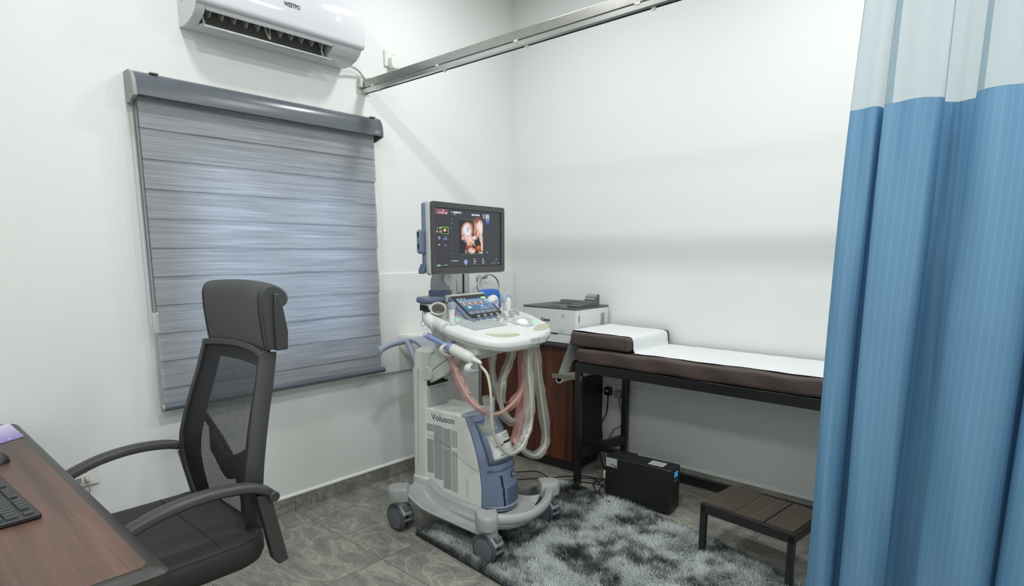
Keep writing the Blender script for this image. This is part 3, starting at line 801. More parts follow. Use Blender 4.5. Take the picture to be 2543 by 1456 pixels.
fpatch('fascia_groove', -.52, -.46, .27, .325, .0025, M['slot'], nu=2, depth=.003)
fpatch('fascia_groove', -.50, -.44, .222, .266, .0025, M['slot'], nu=2, depth=.003)
fpatch('fascia_groove', -.48, -.42, .180, .218, .0025, M['slot'], nu=2, depth=.003)
for k in range(9):
    fpatch('fascia_louvre', -.30, .80, .186 + k * .0088, .190 + k * .0088, .002, M['bluedk'], nu=10, nv=1, depth=.003)
fpatch('fascia_foot', -.95, .95, .171, .176, .004, M['ltblue'], depth=.008)
# round emblem: black disc with a script monogram inside a ring
ec = fpt(.22, .312); en = Vector((.97, .20, .12)).normalized()
em = MB(); em.lathe([(.001, 0), (.019, 0), (.019, .0035), (.001, .0035)], ec - en * .0005, en, 28); eo = em.build('emblem', M['logo'], us)
er = MB(); X_ = en.cross(Vector((0, 0, 1))).normalized() * -1; Y_ = en.cross(X_)
er.tube([ec + en * .0035 + (X_ * math.cos(a) + Y_ * math.sin(a)) * .0165 for a in [2 * PI * k / 28 for k in range(28)]], .0009, 5, closed=True); er.build('emblem_ring', M['inkl'], eo)
text('emblem_monogram', 'GE', .017, M['inkl'], eo, tuple(ec + en * .0036 - X_ * .0105 - Y_ * .006), X_, Y_, shear=.25, sx=.85, bold=.0002)

# --- lifting arm and the block under the control panel
for v0, v1 in ((-.142, -.118), (-.038, -.014)):
    am = MB(); am.prism([(-.240, .85), (-.135, .915), (.02, .985), (.075, .945), (-.04, .850), (-.112, .782), (-.205, .735), (-.245, .76)], 1, v0, v1)
    am.build('lift_arm', M['cream'], us, bevel=.005)
am = MB(); am.prism([(-.225, .80), (-.06, .89), (.04, .955), (-.10, .93), (-.22, .86)], 1, -.118, -.038); am.build('lift_arm_cover', M['ivory'], us, bevel=.005)
asl = MB(); asl.tube([(-.205, -.1425, .793), (-.10, -.1425, .862), (.02, -.1425, .945)], .0018, 5); asl.build('arm_seam', M['dgrey'], us)
MB().cyl((-.216, -.157, .785), (-.216, .002, .785), .036, n=28).build('arm_pivot', M['cream'], us, bevel=.005)
bk = MB(); bk.prism([(-.035, .992), (.12, .968), (.165, .972), (.165, .945), (.125, .935), (.118, .890), (.06, .890), (-.02, .925)], 1, -.152, -.02); bk.build('panel_bracket', M['white'], us, bevel=.006)
bk = MB(); bk.prism([(-.055, 1.000), (.24, .955), (.24, .930), (.10, .945)], 1, -.165, .20); bk.build('panel_underside', M['lgrey'], us, bevel=.006)

# --- rear push handle
hd = MB(); hd.tube(smooth_path([(-.495, -.200, .884), (-.503, -.17, .887), (-.52, -.12, .893), (-.525, -.05, .899), (-.52, .06, .90), (-.515, .16, .898), (-.51, .235, .893)], 6), .0155, 14, flat=.85)
hd.build('push_handle', M['ltblue'], us)
MB().sphere((-.495, -.203, .883), (.021, .010, .022)).build('handle_end', M['ltblue'], us); MB().sphere((-.51, .238, .893), (.021, .010, .022)).build('handle_end', M['ltblue'], us)
hp_ = MB()
def hpl(a, t):
    v0 = .00 - .145 * a ** 1.4; v1 = .21 - .20 * a ** .8
    u = -.52 + a * .285; z = .906 - .034 * (a ** 2) + .012 * math.sin(a * PI * .9)
    return (u, v0 + (v1 - v0) * t, z)
hp_.surf(hpl, 10, 8); hp_.build('handle_yoke', M['ltblue'], us, solid=.020, bevel=.005)
MB().tube(smooth_path([(-.512, .005, .898), (-.46, -.035, .893), (-.40, -.075, .872), (-.345, -.105, .840), (-.305, -.120, .80)], 5), .019, 12, flat=.75).build('handle_strut', M['ltblue'], us)

# --- control panel (tilted slab). local plane: w = 1.056 - .2 u
def pw(u): return 1.056 - .2 * u
out2 = [(-.075, -.135), (-.060, -.215), (-.030, -.255), (.03, -.285), (.10, -.290), (.19, -.283), (.255, -.250), (.297, -.195), (.312, -.115), (.316, -.03), (.308, .06), (.288, .155), (.258, .240), (.215, .305), (.155, .350), (.10, .376), (.03, .405), (-.04, .410), (-.10, .385), (-.125, .30), (-.13, .10), (-.12, -.02)]
po = [Vector((p[0], p[1], 0)) for p in smooth_path([(a, b_, 0) for a, b_ in out2], 4, closed=True)]
cen = Vector((.09, .06, 0))
def pring(k, dz): return [((cen.x + (p.x - cen.x) * k), (cen.y + (p.y - cen.y) * k), pw(cen.x + (p.x - cen.x) * k) + dz) for p in po]
cp = MB(); cp.loft([pring(.84, -.058), pring(.94, -.054), pring(.985, -.044), pring(1.0, -.026), pring(.99, -.010), pring(.965, -.002), pring(.93, 0.0)])
cp.build('control_panel', M['white'], us, ang=60)
# seam between upper and lower shell
sm = MB(); sm.tube([(p[0], p[1], p[2]) for p in pring(1.0, -.029)], .0012, 5, closed=True); sm.build('panel_seam', M['mgrey'], us)
def onp(u, v, dz=0): return (u, v, pw(u) + dz)
def patch(name, pts, dz, th, mat, parent=us, bevel=0):
    mb = MB(); mb.loft([[onp(u, v, dz - th) for u, v in pts], [onp(u, v, dz) for u, v in pts]]); return mb.build(name, mat, parent, bevel=bevel)
# grip openings: recessed pockets in the rim
def lens(pts, n=6): return [(p.x, p.y) for p in smooth_path([(a, b_, 0) for a, b_ in pts], n, closed=True)]
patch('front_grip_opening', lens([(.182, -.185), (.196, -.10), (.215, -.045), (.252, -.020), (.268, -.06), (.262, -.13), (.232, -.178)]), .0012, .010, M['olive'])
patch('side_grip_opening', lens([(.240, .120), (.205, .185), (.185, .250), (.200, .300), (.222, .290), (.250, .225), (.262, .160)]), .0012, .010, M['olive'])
patch('grip_shade', lens([(.186, -.180), (.199, -.10), (.217, -.050), (.246, -.030), (.236, -.06), (.216, -.12), (.202, -.168)]), .0018, .004, M['ivory2'])
# keyboard: plate and keys
patch('keyboard_plate', [(.030, -.192), (.128, -.194), (.128, .056), (.030, .060)], .0016, .005, M['mgrey'])
kb = MB()
for r in range(6):
    n = 15
    for c_ in range(n):
        if r == 5 and 4 <= c_ <= 9:
            if c_ > 4: continue
            v0, v1 = -.190 + 4 * .0163, -.190 + 9.7 * .0163
        else: v0, v1 = -.190 + c_ * .0163, -.190 + c_ * .0163 + .0140
        u0 = .033 + r * .0157; u1 = u0 + .0132
        kb.loft([[onp(u, v, .0016) for u, v in ((u0, v0), (u1, v0), (u1, v1), (u0, v1))], [onp(u, v, .0048) for u, v in ((u0 + .001, v0 + .001), (u1 - .001, v0 + .001), (u1 - .001, v1 - .001), (u0 + .001, v1 - .001))]])
kb.build('key_block', M['keyk'], us)
# trackball in a ring of keys
tbx, tby = .135, .172
nrm = Vector((.2, 0, 1)).normalized()
rg = MB(); rg.lathe([(.030, 0), (.052, 0), (.052, .004), (.030, .006)], onp(tbx, tby), nrm, 36); rg.build('trackball_ring', M['keyk'], us)
MB().sphere(onp(tbx, tby, -.006), .030, 24, 14).build('trackball', M['trackball'], us)
rk = MB()
for k in range(6):
    a0 = math.radians(20 + k * 56); a1 = a0 + math.radians(40)
    pr2 = [(tbx + math.cos(a0 + (a1 - a0) * q / 5) * .062, tby + math.sin(a0 + (a1 - a0) * q / 5) * .062) for q in range(6)] + [(tbx + math.cos(a1 - (a1 - a0) * q / 5) * .050, tby + math.sin(a1 - (a1 - a0) * q / 5) * .050) for q in range(6)]
    rk.loft([[onp(u, v, 0) for u, v in pr2], [onp(u, v, .006) for u, v in pr2]])
rk.build('trackball_keys', M['lgrey'], us, bevel=.001)
# rotary knobs
for (u, v) in ((.055, .075), (.030, .115), (.012, .165), (.030, .230), (.060, .135), (-.005, .260), (.015, .300), (-.020, .330)):
    kn = MB(); kn.lathe([(.0112, 0), (.0112, .005), (.0085, .007), (.0085, .018), (.0074, .020), (.001, .020)], onp(u, v), nrm, 20); ko = kn.build('rotary_knob', M['keyk'], us)
    kc = MB(); kc.lathe([(.0084, 0), (.0084, .0012), (.001, .0014)], Vector(onp(u, v)) + nrm * .020, nrm, 20); kc.build('knob_cap', M['lgrey'], ko)
# small keys scattered round the panel
spots = [(.010 + .018 * i, -.235 + .022 * j) for i in range(2) for j in range(5)] + [(.075 + .020 * i, .100 + .0 * j) for i in range(2) for j in range(1)] + [(.070 + .022 * i, .235 + .026 * j) for i in range(4) for j in range(3)] + [(.085, .090), (.045, .190), (.050, .215), (.068, .200)]
for (u, v) in spots:
    if (u - tbx) ** 2 + (v - tby) ** 2 < .066 ** 2: continue
    sk = MB(); pr2 = rrect(u, v, .013, .017, .003, 3); sk.loft([[onp(a, b_, 0) for a, b_ in pr2], [onp(a, b_, .0035) for a, b_ in pr2]]); sk.build('soft_key', M['lgrey'], us)
patch('lit_key', rrect(.140, .268, .016, .030, .004, 3), .005, .005, M['litkey']); patch('lit_key', rrect(-.030, -.130, .012, .03, .004, 3), .004, .004, M['litkey'])
# label plate clipped on the front rim
cl = MB(); cl.box((.302, -.02, .958), (.318, .105, .990)); cl.build('rim_clip', M['lgrey'], us, bevel=.003)
for v, in ((.043,),): MB().box((.3181, v - .0008, .960), (.3187, v + .0008, .988)).build('clip_joint', M['dgrey'], us)
hk = MB(); hk.box((.15, .02, .925), (.27, .13, .945)); hk.build('cable_hook', M['lgrey'], us, bevel=.006)

# --- touch screen, leaning on the panel
B0 = Vector((-.005, -.062, 1.066)); T0 = Vector((-.135, -.062, 1.165)); TW = .262
td = (T0 - B0).normalized(); tn = td.cross(Vector((0, -1, 0))).normalized()
if tn.z < 0: tn = -tn
def tsp(a, b_, o=0): return tuple(B0 + Vector((0, 1, 0)) * a + td * b_ + tn * o)
TL_ = (T0 - B0).length
ts = MB(); ts.loft([[tsp(-.012, -.030, o), tsp(TW + .012, -.030, o), tsp(TW + .010, TL_, o), tsp(-.010, TL_, o)] for o in (-.022, 0)])
ts.build('touch_screen_frame', M['blue'], us, bevel=.006)
tb_ = MB(); tb_.loft([[tsp(0, -.002, o), tsp(TW, -.002, o), tsp(TW - .002, TL_ - .004, o), tsp(.002, TL_ - .004, o)] for o in (0, .003)]); tb_.build('touch_screen_glass', M['black'], us, bevel=.002)
foot = MB(); foot.loft([[(x, y, z) for x, y in ((.028, -.075), (.028, .215), (-.14, .205), (-.14, -.065))] for z, in ((1.050,),)] + [[tsp(-.010, -.026, -.016), tsp(TW + .010, -.026, -.016), tsp(TW + .008, TL_ - .01, -.018), tsp(-.008, TL_ - .01, -.018)]]); foot.build('touch_screen_base', M['ltblue'], us, bevel=.004)
hb_ = MB(); hb_.box((-.165, -.075, 1.135), (-.138, .215, 1.172)); hb_.build('touch_screen_hood', M['ivory2'], us, bevel=.008)
for k in range(5):
    p = Vector(tsp(.040 + k * .050, -.016, 0)); kn = MB(); kn.lathe([(.0105, 0), (.0105, .004), (.0078, .006), (.0078, .017), (.001, .018)], p, Vector((.25, 0, 1)), 18); ko = kn.build('rotary_knob', M['blue'], us)
    kc = MB(); kc.lathe([(.0076, 0), (.0076, .005), (.001, .006)], p + Vector((.25, 0, 1)).normalized() * .017, Vector((.25, 0, 1)), 18); kc.build('knob_cap', M['keyk'], ko)
# what the touch screen shows
tw_, th_ = 132, 88
im = np.zeros((th_, tw_, 3)); yy, xx = np.mgrid[0:th_, 0:tw_]; X01 = xx / (tw_ - 1); Y01 = yy / (th_ - 1)
im[:] = lin((52, 92, 140)); im += (.12 * np.exp(-((X01 - .6) ** 2 / .08 + (Y01 - .4) ** 2 / .05)))[..., None] * lin((150, 170, 200))
def rc(img, x0, y0, x1, y1, c):
    h_, w_ = img.shape[:2]; img[int(y0 * h_):max(int(y1 * h_), int(y0 * h_) + 1), int(x0 * w_):max(int(x1 * w_), int(x0 * w_) + 1)] = lin(c)
rc(im, 0, .90, 1, 1, (26, 34, 54))
for k in range(3): rc(im, .03 + .11 * k, .925, .11 + .10 * k, .955, (225, 232, 240))
for k in range(5): rc(im, .03 + .155 * k, .77, .17 + .155 * k, .87, [(110, 170, 182), (104, 148, 186), (104, 148, 186), (104, 148, 186), (104, 148, 186)][k])
rc(im, .83, .85, .99, .97, (170, 226, 140))
for k in range(4):
    x0 = .05 + .195 * k; rc(im, x0 - .008, .53, x0 + .155, .755, (214, 220, 228)); rc(im, x0, .545, x0 + .147, .74, (24, 26, 34))
    g = np.exp(-(((X01 - x0 - .07) / .042) ** 2 + ((Y01 - .645) / .075) ** 2) * 1.2); im += g[..., None] * (lin((250, 205, 180)))
rc(im, .14, .36, .26, .47, (150, 226, 130))
for k in range(5): rc(im, .84, .18 + .13 * k, .99, .285 + .13 * k, [(96, 112, 136), (120, 136, 158), (112, 130, 156), (132, 156, 178), (150, 178, 200)][k])
rc(im, 0, 0, 1, .22, (78, 84, 100))
for k in range(5): rc(im, .03 + .19 * k, .03, .18 + .19 * k, .17, (122, 130, 146))
rc(im, .58, .40, .66, .45, (200, 216, 230)); rc(im, .66, .30, .72, .35, (190, 220, 228)); rc(im, .50, .24, .80, .34, (110, 132, 164))
SCR = screen_mat('lit_screen', 1.0)
pixel_panel('touch_screen_picture', np.clip(im, 0, 1), SCR, us, tsp(.014, .022, .0034), (0, 1, 0), td, TW - .028, TL_ - .044)

# --- neck, tray and monitor
MB().prism([(-.27, -.12), (-.262, -.165), (-.235, -.195), (-.17, -.205), (-.155, -.16), (-.15, .0), (-.155, .07), (-.26, .08)], 2, 1.138, 1.166).build('neck_tray', M['blue'], us, bevel=.010)
nb = MB(); nb.loft([[(x, y, 1.136) for x, y in ((-.262, -.150), (-.235, -.180), (-.17, -.19), (-.155, 0), (-.16, .07), (-.255, .07))], [(x, y, 1.04) for x, y in ((-.25, -.10), (-.225, -.125), (-.15, -.13), (-.13, 0), (-.14, .06), (-.25, .06))], [(x, y, .90) for x, y in ((-.245, -.06), (-.20, -.07), (-.12, -.07), (-.09, 0), (-.11, .05), (-.24, .05))]])
nb.build('neck_housing', M['white'], us, bevel=.012)
MB().box((-.225, -.182, 1.100), (-.175, -.170, 1.128)).build('usb_port', M['slot'], us, bevel=.002)
MB().prism(rrect(-.205, -.055, .095, .105, .03), 2, 1.160, 1.195).build('neck_foot', M['bluedk'], us, bevel=.004)
nk = MB(); nk.loft([[(x, y, z) for x, y in rrect(-.205, -.055, a, b_, min(a, b_) * .45)] for z, a, b_ in ((1.193, .088, .092), (1.215, .090, .096), (1.245, .086, .092), (1.275, .066, .074), (1.31, .062, .068))])
nk.build('neck_joint', M['mgrey'], us)
MB().sphere((-.163, -.040, 1.250), (.010, .030, .038)).build('joint_cover', M['white'], us)
MZ0, MZ1, MV0, MV1, MU = 1.283, 1.599, -.328, .204, 0.0
ms = MB(); ms.prism(rrect((MV0 + MV1) / 2, (MZ0 + MZ1) / 2, MV1 - MV0 + .010, MZ1 - MZ0 + .008, .016), 0, -.034, -.0075); ms.build('monitor_shell', M['lgrey'], us, bevel=.006)
mb_ = MB(); mb_.prism(rrect((MV0 + MV1) / 2 - .004, (MZ0 + MZ1) / 2 + .002, MV1 - MV0 - .004, MZ1 - MZ0 - .008, .014), 0, -.062, -.033); mb_.build('monitor_back', M['blue'], us, bevel=.010)
bz = MB(); W_, H_ = MV1 - MV0, MZ1 - MZ0
outer = rrect((MV0 + MV1) / 2, (MZ0 + MZ1) / 2, W_, H_, .012); i0, i1, j0, j1 = MV0 + .026, MV1 - .026, MZ0 + .030, MZ1 - .024
inner = rrect((i0 + i1) / 2, (j0 + j1) / 2, i1 - i0, j1 - j0, .002)
bz.loft([[(-.004, y, z) for y, z in outer], [(.002, y, z) for y, z in outer], [(.002, y, z) for y, z in inner], [(-.006, y, z) for y, z in inner]], cap=False)
bz.build('monitor_bezel', M['bezel'], us)
MB().box((-.0052, i0, j0), (-.004, i1, j1)).build('monitor_glass', M['black'], us)
MB().prism(rrect(-.341, 1.425, .040, .105, .014), 0, -.060, -.036).build('side_port_block', M['blue'], us, bevel=.006)
for z in (1.395, 1.445): MB().box((-.052, -.3625, z), (-.044, -.3605, z + .022)).build('side_port', M['slot'], us)
MB().prism([(-.338, 1.305), (-.338, 1.33), (-.352, 1.305), (-.355, 1.288), (-.340, 1.285)], 0, -.06, -.03).build('rear_hook', M['bluedk'], us, bevel=.003)
text('bezel_lettering', 'image display', .010, M['inkg'], us, (.0022, MV0 + .026, MZ0 + .010), (0, 1, 0), (0, 0, 1))
mn = MB(); mn.tube([(-.19, -.055, 1.30), (-.10, -.058, 1.36), (-.06, -.06, 1.38)], .032, 14); mn.build('monitor_mount', M['mgrey'], us)
# what the monitor shows: black page greyed by glare painted into its colour, thumbnails, ruler, 3D scan picture
mw, mh = 250, 155
im = np.zeros((mh, mw, 3)); yy, xx = np.mgrid[0:mh, 0:mw]; X01 = xx / (mw - 1); Y01 = 1 - yy / (mh - 1)
im[:] = lin((46, 47, 53))
def R_(x0, y0, x1, y1, c): rc(im, x0, 1 - y1, x1, 1 - y0, c)
R_(.01, .015, .185, .105, (124, 66, 86))
def dashes(x0, x1, y, c, hgt=.018, dens=.7):
    x = x0
    while x < x1:
        l = .004 + random.random() * .006
        if random.random() < dens: R_(x, y, min(x + l, x1), y + hgt, c)
        x += l + .0015
dashes(.07, .13, .03, (230, 210, 220)); dashes(.03, .17, .07, (230, 205, 215))
dashes(.215, .245, .04, (190, 200, 230), .03, .5); dashes(.26, .375, .045, (225, 230, 245), .022, .95); dashes(.26, .29, .082, (225, 230, 245))
dashes(.53, .66, .062, (225, 230, 245), .022, .95)
for k in range(3): dashes(.705, .735, .055 + .022 * k, (210, 216, 240), .014); 
for k in range(11): dashes(.755 - (.02 if k == 4 else 0), .81, .05 + .0165 * k, (216, 222, 242) if k < 5 else ((150, 170, 225) if k < 8 else (66, 84, 226)), .011, .85)
for k in range(11): R_(.232 - .0004 * k, .10 + .072 * k, .237 - .0004 * k, .108 + .072 * k, (206, 208, 214))
def blob(cx, cy, rx, ry, c, a=1.0, soft=1.0, rot=0.0):
    dx = X01 - cx; dy = (Y01 - cy); c_, s_ = math.cos(rot), math.sin(rot)
    px = (dx * c_ + dy * s_) / rx; py = (-dx * s_ + dy * c_) / ry
    d = np.sqrt(px ** 2 + py ** 2); m_ = np.clip((1.15 - d) / (.35 * soft), 0, 1)[..., None] * a
    im[:] = im * (1 - m_) + lin(c) * m_
def thumb(x, y, s, kind):
    if kind == 'b':
        for _ in range(5): blob(x + random.uniform(-.6, .6) * s, y + random.uniform(-.8, .8) * s, s * .35, s * .5, random.choice([(120, 140, 200), (150, 170, 220), (60, 72, 110)]), .8)
    else:
        blob(x - s * .2, y, s * .45, s * .8, (236, 200, 190), .9); blob(x + s * .35, y - s * .2, s * .35, s * .9, (196, 120, 84), .8)
for (x, y, s, k) in ((.025, .34, .018, 'b'), (.068, .335, .018, 'p'), (.025, .40, .018, 'p'), (.068, .40, .018, 'p'), (.048, .51, .03, 'b'), (.135, .51, .032, 'b'), (.05, .62, .018, 'p'), (.135, .63, .02, 'b')): thumb(x, y, s, k)
R_(.085, .315, .185, .430, (120, 190, 60)); R_(.092, .326, .178, .420, (14, 14, 16)); thumb(.135, .372, .034, 'p')
BX0, BX1, BY0, BY1 = .335, .705, .165, .775
R_(BX0, BY0, BX1, BY1, (92, 122, 70)); R_(BX0 + .004, BY0 + .006, BX1 - .004, BY1 - .006, (13, 13, 14))
def bb(x, y): return BX0 + (BX1 - BX0) * x, BY0 + (BY1 - BY0) * y
def B(x, y, rx, ry, c, a=1.0, soft=1.0, rot=0.0):
    px, py = bb(x, y); blob(px, py, rx * (BX1 - BX0), ry * (BY1 - BY0), c, a, soft, rot)
B(.80, .22, .22, .30, (150, 84, 58), .9, 1.2); B(.80, .16, .10, .17, (236, 206, 196), .9, 1.6, .35); B(.70, .24, .05, .22, (196, 138, 112), .8, 1.5, -.18); B(.90, .28, .10, .24, (232, 216, 210), .9, 1.5, .1); B(.78, .40, .05, .14, (224, 176, 152), .8, 1.6, .2); B(.86, .44, .05, .10, (214, 132, 88), .8, 1.6)
B(.58, .16, .05, .16, (92, 48, 36), .85, 1.4, -.2); B(.62, .34, .035, .17, (104, 72, 76), .9, 1.2); B(.64, .36, .016, .12, (226, 196, 190), .8, 1.4); B(.68, .43, .04, .07, (150, 96, 88), .8, 1.3)
B(.33, .33, .235, .25, (150, 96, 72), .95, .8, .12); B(.32, .33, .215, .235, (220, 190, 180), .95, 1.4, .1); B(.33, .31, .15, .19, (226, 222, 228), .9, 1.6); B(.35, .29, .075, .11, (178, 190, 202), .9, 1.8); B(.36, .28, .035, .05, (150, 166, 178), .8, 1.8)
B(.45, .22, .07, .10, (210, 150, 120), .6, 1.8, .4); B(.20, .48, .07, .08, (176, 126, 120), .8, 1.6); B(.14, .55, .05, .06, (214, 172, 136), .85, 1.3); B(.38, .56, .20, .13, (230, 196, 190), .95, 1.4); B(.36, .49, .045, .025, (160, 112, 126), .9, 1.5); B(.26, .53, .04, .02, (150, 104, 110), .8, 1.5); B(.34, .60, .06, .03, (190, 140, 140), .7, 1.6); B(.24, .62, .06, .05, (120, 78, 84), .7, 1.5)
B(.64, .52, .13, .07, (48, 28, 26), .8, 1.2, -.3); B(.64, .53, .11, .065, (236, 206, 196), .95, 1.3, -.3); B(.68, .555, .06, .02, (150, 100, 92), .8, 1.4, -.3)
B(.50, .67, .15, .065, (228, 182, 152), .95, 1.3, -.55); B(.42, .71, .13, .05, (226, 176, 146), .95, 1.3, -.45); B(.46, .68, .11, .012, (150, 88, 62), .85, 1.5, -.5); B(.50, .72, .10, .012, (140, 80, 56), .8, 1.5, -.5); B(.46, .77, .10, .04, (196, 128, 94), .9, 1.4, -.3)
B(.40, .82, .13, .08, (148, 68, 42), .95, 1.3, .3); B(.52, .91, .16, .09, (232, 190, 180), .95, 1.4, .2); B(.56, .87, .05, .03, (176, 96, 76), .8, 1.5); B(.46, .95, .05, .03, (206, 140, 124), .8, 1.5); B(.27, .93, .045, .06, (150, 128, 114), .8, 1.4); B(.30, .96, .02, .02, (220, 206, 196), .8, 1.4); B(.64, .73, .05, .04, (196, 160, 150), .8, 1.4)
B(.80, .84, .13, .11, (168, 70, 40), .9, 1.4); B(.80, .80, .07, .05, (208, 116, 78), .7, 1.6); B(.74, .68, .10, .10, (10, 10, 12), .9, 1.2); B(.72, .93, .06, .06, (12, 11, 12), .9, 1.2); B(.92, .55, .07, .13, (226, 208, 204), .95, 1.4); B(.92, .54, .032, .075, (132, 162, 178), .95, 1.6); B(.95, .76, .05, .22, (216, 156, 130), .95, 1.4); B(.95, .74, .025, .20, (236, 210, 200), .8, 1.6); B(.90, .97, .10, .025, (214, 206, 206), .8, 1.3)
px0, px1, py0, py1 = int((BX0) * mw), int(BX1 * mw), int((1 - BY1) * mh), int((1 - BY0) * mh)
msk = np.ones((mh, mw), bool); msk[py0:py1 + 1, px0:px1 + 1] = False
base_ = im.copy()
# keep the scan inside its own frame
left = (X01 < BX0) & (X01 > .30) & (Y01 > .12) & (Y01 < .82); right = (X01 > BX1) & (X01 < .75) & (Y01 > .24) & (Y01 < .82)
im[left] = lin((46, 47, 53)); im[right] = lin((46, 47, 53))
blob(.432, .925, .026, .042, (150, 170, 215), 1, .8); blob(.432, .925, .018, .030, (86, 108, 160), .9); blob(.432, .925, .008, .014, (220, 226, 240), .9)
for (x, ys) in ((.565, (.875, .915, .955)), (.70, (.875, .915, .955))):
    for y in ys: blob(x, y, .008, .013, (190, 196, 220), .95, .7); 
    blob(x + .022, .915, .006, .012, (230, 232, 240), .9, .7); blob(x + .022, .96, .004, .007, (200, 206, 220), .9, .7)
blob(.775, .75, .014, .022, (80, 96, 150), .9, 1.2); blob(.776, .75, .005, .008, (220, 226, 245), 1)
R_(.805, .80, .812, .812, (150, 190, 70)); blob(.805, .85, .006, .010, (70, 90, 210), 1)
blob(.93, .875, .02, .012, (70, 96, 150), .8, 1.4); blob(.93, .875, .005, .008, (210, 226, 245), 1)
for (x, y) in ((.85, .96), (.875, .955), (.90, .92), (.902, .955), (.945, .945), (.97, .955)): blob(x, y, .004, .008, (190, 194, 204), .9, .7)
dashes(.205, .325, .885, (206, 210, 224), .014, .9); dashes(.12, .165, .955, (206, 210, 224), .016)
R_(.012, .955, .028, .978, (150, 158, 190)); R_(.034, .95, .058, .982, (110, 216, 70)); R_(.064, .955, .08, .978, (150, 158, 190)); blob(.432, .985, .006, .006, (110, 200, 80), 1)
pixel_panel('monitor_picture', np.clip(im, 0, 1), SCR, us, (-.0035, i0 + .002, j0 + .002), (0, 1, 0), (0, 0, 1), i1 - i0 - .004, j1 - j0 - .004)

# --- left rear elbow, probe cups, connector blocks
MB().tube(smooth_path([(-.16, -.14, 1.065), (-.135, -.20, 1.072), (-.095, -.245, 1.066), (-.04, -.262, 1.048)], 6), [.030] * 6 + [.031] * 13, 16).build('elbow_arm', M['ivory'], us)
MB().tube([(-.08, -.250, 1.064), (.02, -.270, 1.042)], .029, 20).build('elbow_sleeve', M['white'], us, bevel=.006)
def cup(name, c, axis, r0, r1, h, mat):
    mb = MB(); mb.lathe([(r0 * .8, 0), (r0, .003), (r1, h), (r1 - .005, h), (r0 - .005, .008), (.002, .008)], c, axis, 28); o = mb.build(name, mat, us)
    li = MB(); li.lathe([(r1 - .0055, h - .002), (r0 - .0055, .0095), (.002, .009)], c, axis, 28, False); li.build('cup_liner', M['cupin'], o)
    return o
cup('probe_cup', Vector((-.095, -.195, 1.088)), Vector((.52, -.50, .70)), .024, .038, .050, M['ivory2'])
MB().lathe([(.012, 0), (.0165, .003), (.0175, .020), (.0155, .020), (.015, .006), (.002, .006)], (.0, -.205, 1.045), (0, 0, 1), 24).build('probe_cup', M['ivory'], us)
cup('probe_cup', Vector((-.075, .240, 1.052)), Vector((0, -.12, 1)), .026, .032, .036, M['ivory'])
cup('probe_cup', Vector((-.060, .322, 1.046)), Vector((0, .0, 1)), .026, .032, .030, M['ivory'])
for v, mm, h in ((-.215, 'mgrey', .045), (-.175, 'dgrey', .055), (-.24, 'ivory2', .05)):
    MB().box((.01, v - .016, 1.01 - h), (.05, v + .016, 1.012)).build('connector_block', M[mm], us, bevel=.004)
# wand holder clip on the panel's left underside
wh = MB(); wh.tube(smooth_path([(.030, -.243, .975), (.026, -.285, .968), (.020, -.305, .950), (.028, -.296, .925), (.045, -.265, .915)], 5), .005, 10, flat=2.4); wh.build('wand_holder', M['white'], us)
wh = MB(); wh.tube(smooth_path([(.165, -.225, .905), (.168, -.280, .895), (.172, -.302, .880), (.178, -.290, .862), (.185, -.250, .858)], 5), .0045, 10, flat=3.4); wh.build('wand_holder', M['white'], us)
MB().box((.05, -.25, .925), (.185, -.15, .985)).build('holder_block', M['ivory'], us, bevel=.010)

# ================================================================== PROBES (each a thing of its own, resting in the machine's holders)
def usw(p): return us.matrix_basis @ Vector(p)
def probe(label, base, group='ultrasound probes'):
    return thing('ultrasound_probe', label, 'ultrasound probe', tuple(usw(base)), math.radians(6.0), group)
def lp(mb, root, base, name, mat, **k):
    mb.xf(Matrix.Translation(-Vector(base))); return mb.build(name, mat, root, **k)
# long wand lying in the side holder
wb = (.03, -.275, .952); wp = probe('long wand probe with blue neck lying in the side holder under the keyboard', wb)
ax = Vector((.174 + .129, 0, .913 - 1.004)).normalized(); tip = Vector((-.115, -.268, 1.004))
def along(d): return tip + ax * d
m_ = MB(); m_.lathe([(.001, 0), (.011, .002), (.0145, .010), (.0145, .022)], tip, ax, 20); lp(m_, wp, wb, 'probe_tip', M['white'])
m_ = MB(); m_.lathe([(.0145, .022), (.0155, .024), (.0150, .045), (.0125, .07), (.0120, .125), (.016, .145), (.0245, .165), (.026, .178), (.026, .184)], tip, ax, 22); lp(m_, wp, wb, 'probe_neck', M['pblue'])
m_ = MB(); m_.lathe([(.026, .184), (.0275, .188), (.0280, .210), (.0272, .245), (.0258, .280), (.0225, .300), (.0125, .308), (.0105, .330), (.0065, .352)], tip, ax, 22); lp(m_, wp, wb, 'probe_handle', M['ivory'])
CA = [tuple(along(.345)), (.215, -.258, .885), (.240, -.250, .852), (.255, -.248, .791), (.26, -.247, .728), (.26, -.242, .617), (.26, -.204, .533), (.26, -.121, .456), (.26, -.03, .456), (.26, .045, .507), (.255, .08, .578), (.25, .079, .699), (.24, .072, .818), (.22, .105, .940)]
m_ = MB(); m_.tube(smooth_path(CA, 7), .0062, 9); lp(m_, wp, wb, 'cable', M['cable'])
def sleeve(pts, r, jit=.25, n=12, k=6, flat=.5, mat='sleeve'):
    P = smooth_path(pts, k); rs = []
    for i, p in enumerate(P):
        t = i / (len(P) - 1); rs.append(r * (1 + .10 * math.sin(i * .9 + len(pts)) + .10 * math.sin(i * .37 + 1) + .5 * jit * (random.random() - .5)))
    mb = MB(); mb.tube(P, [q * 1.3 for q in rs], n, cap=False, flat=flat + .10, jit=.09); return mb
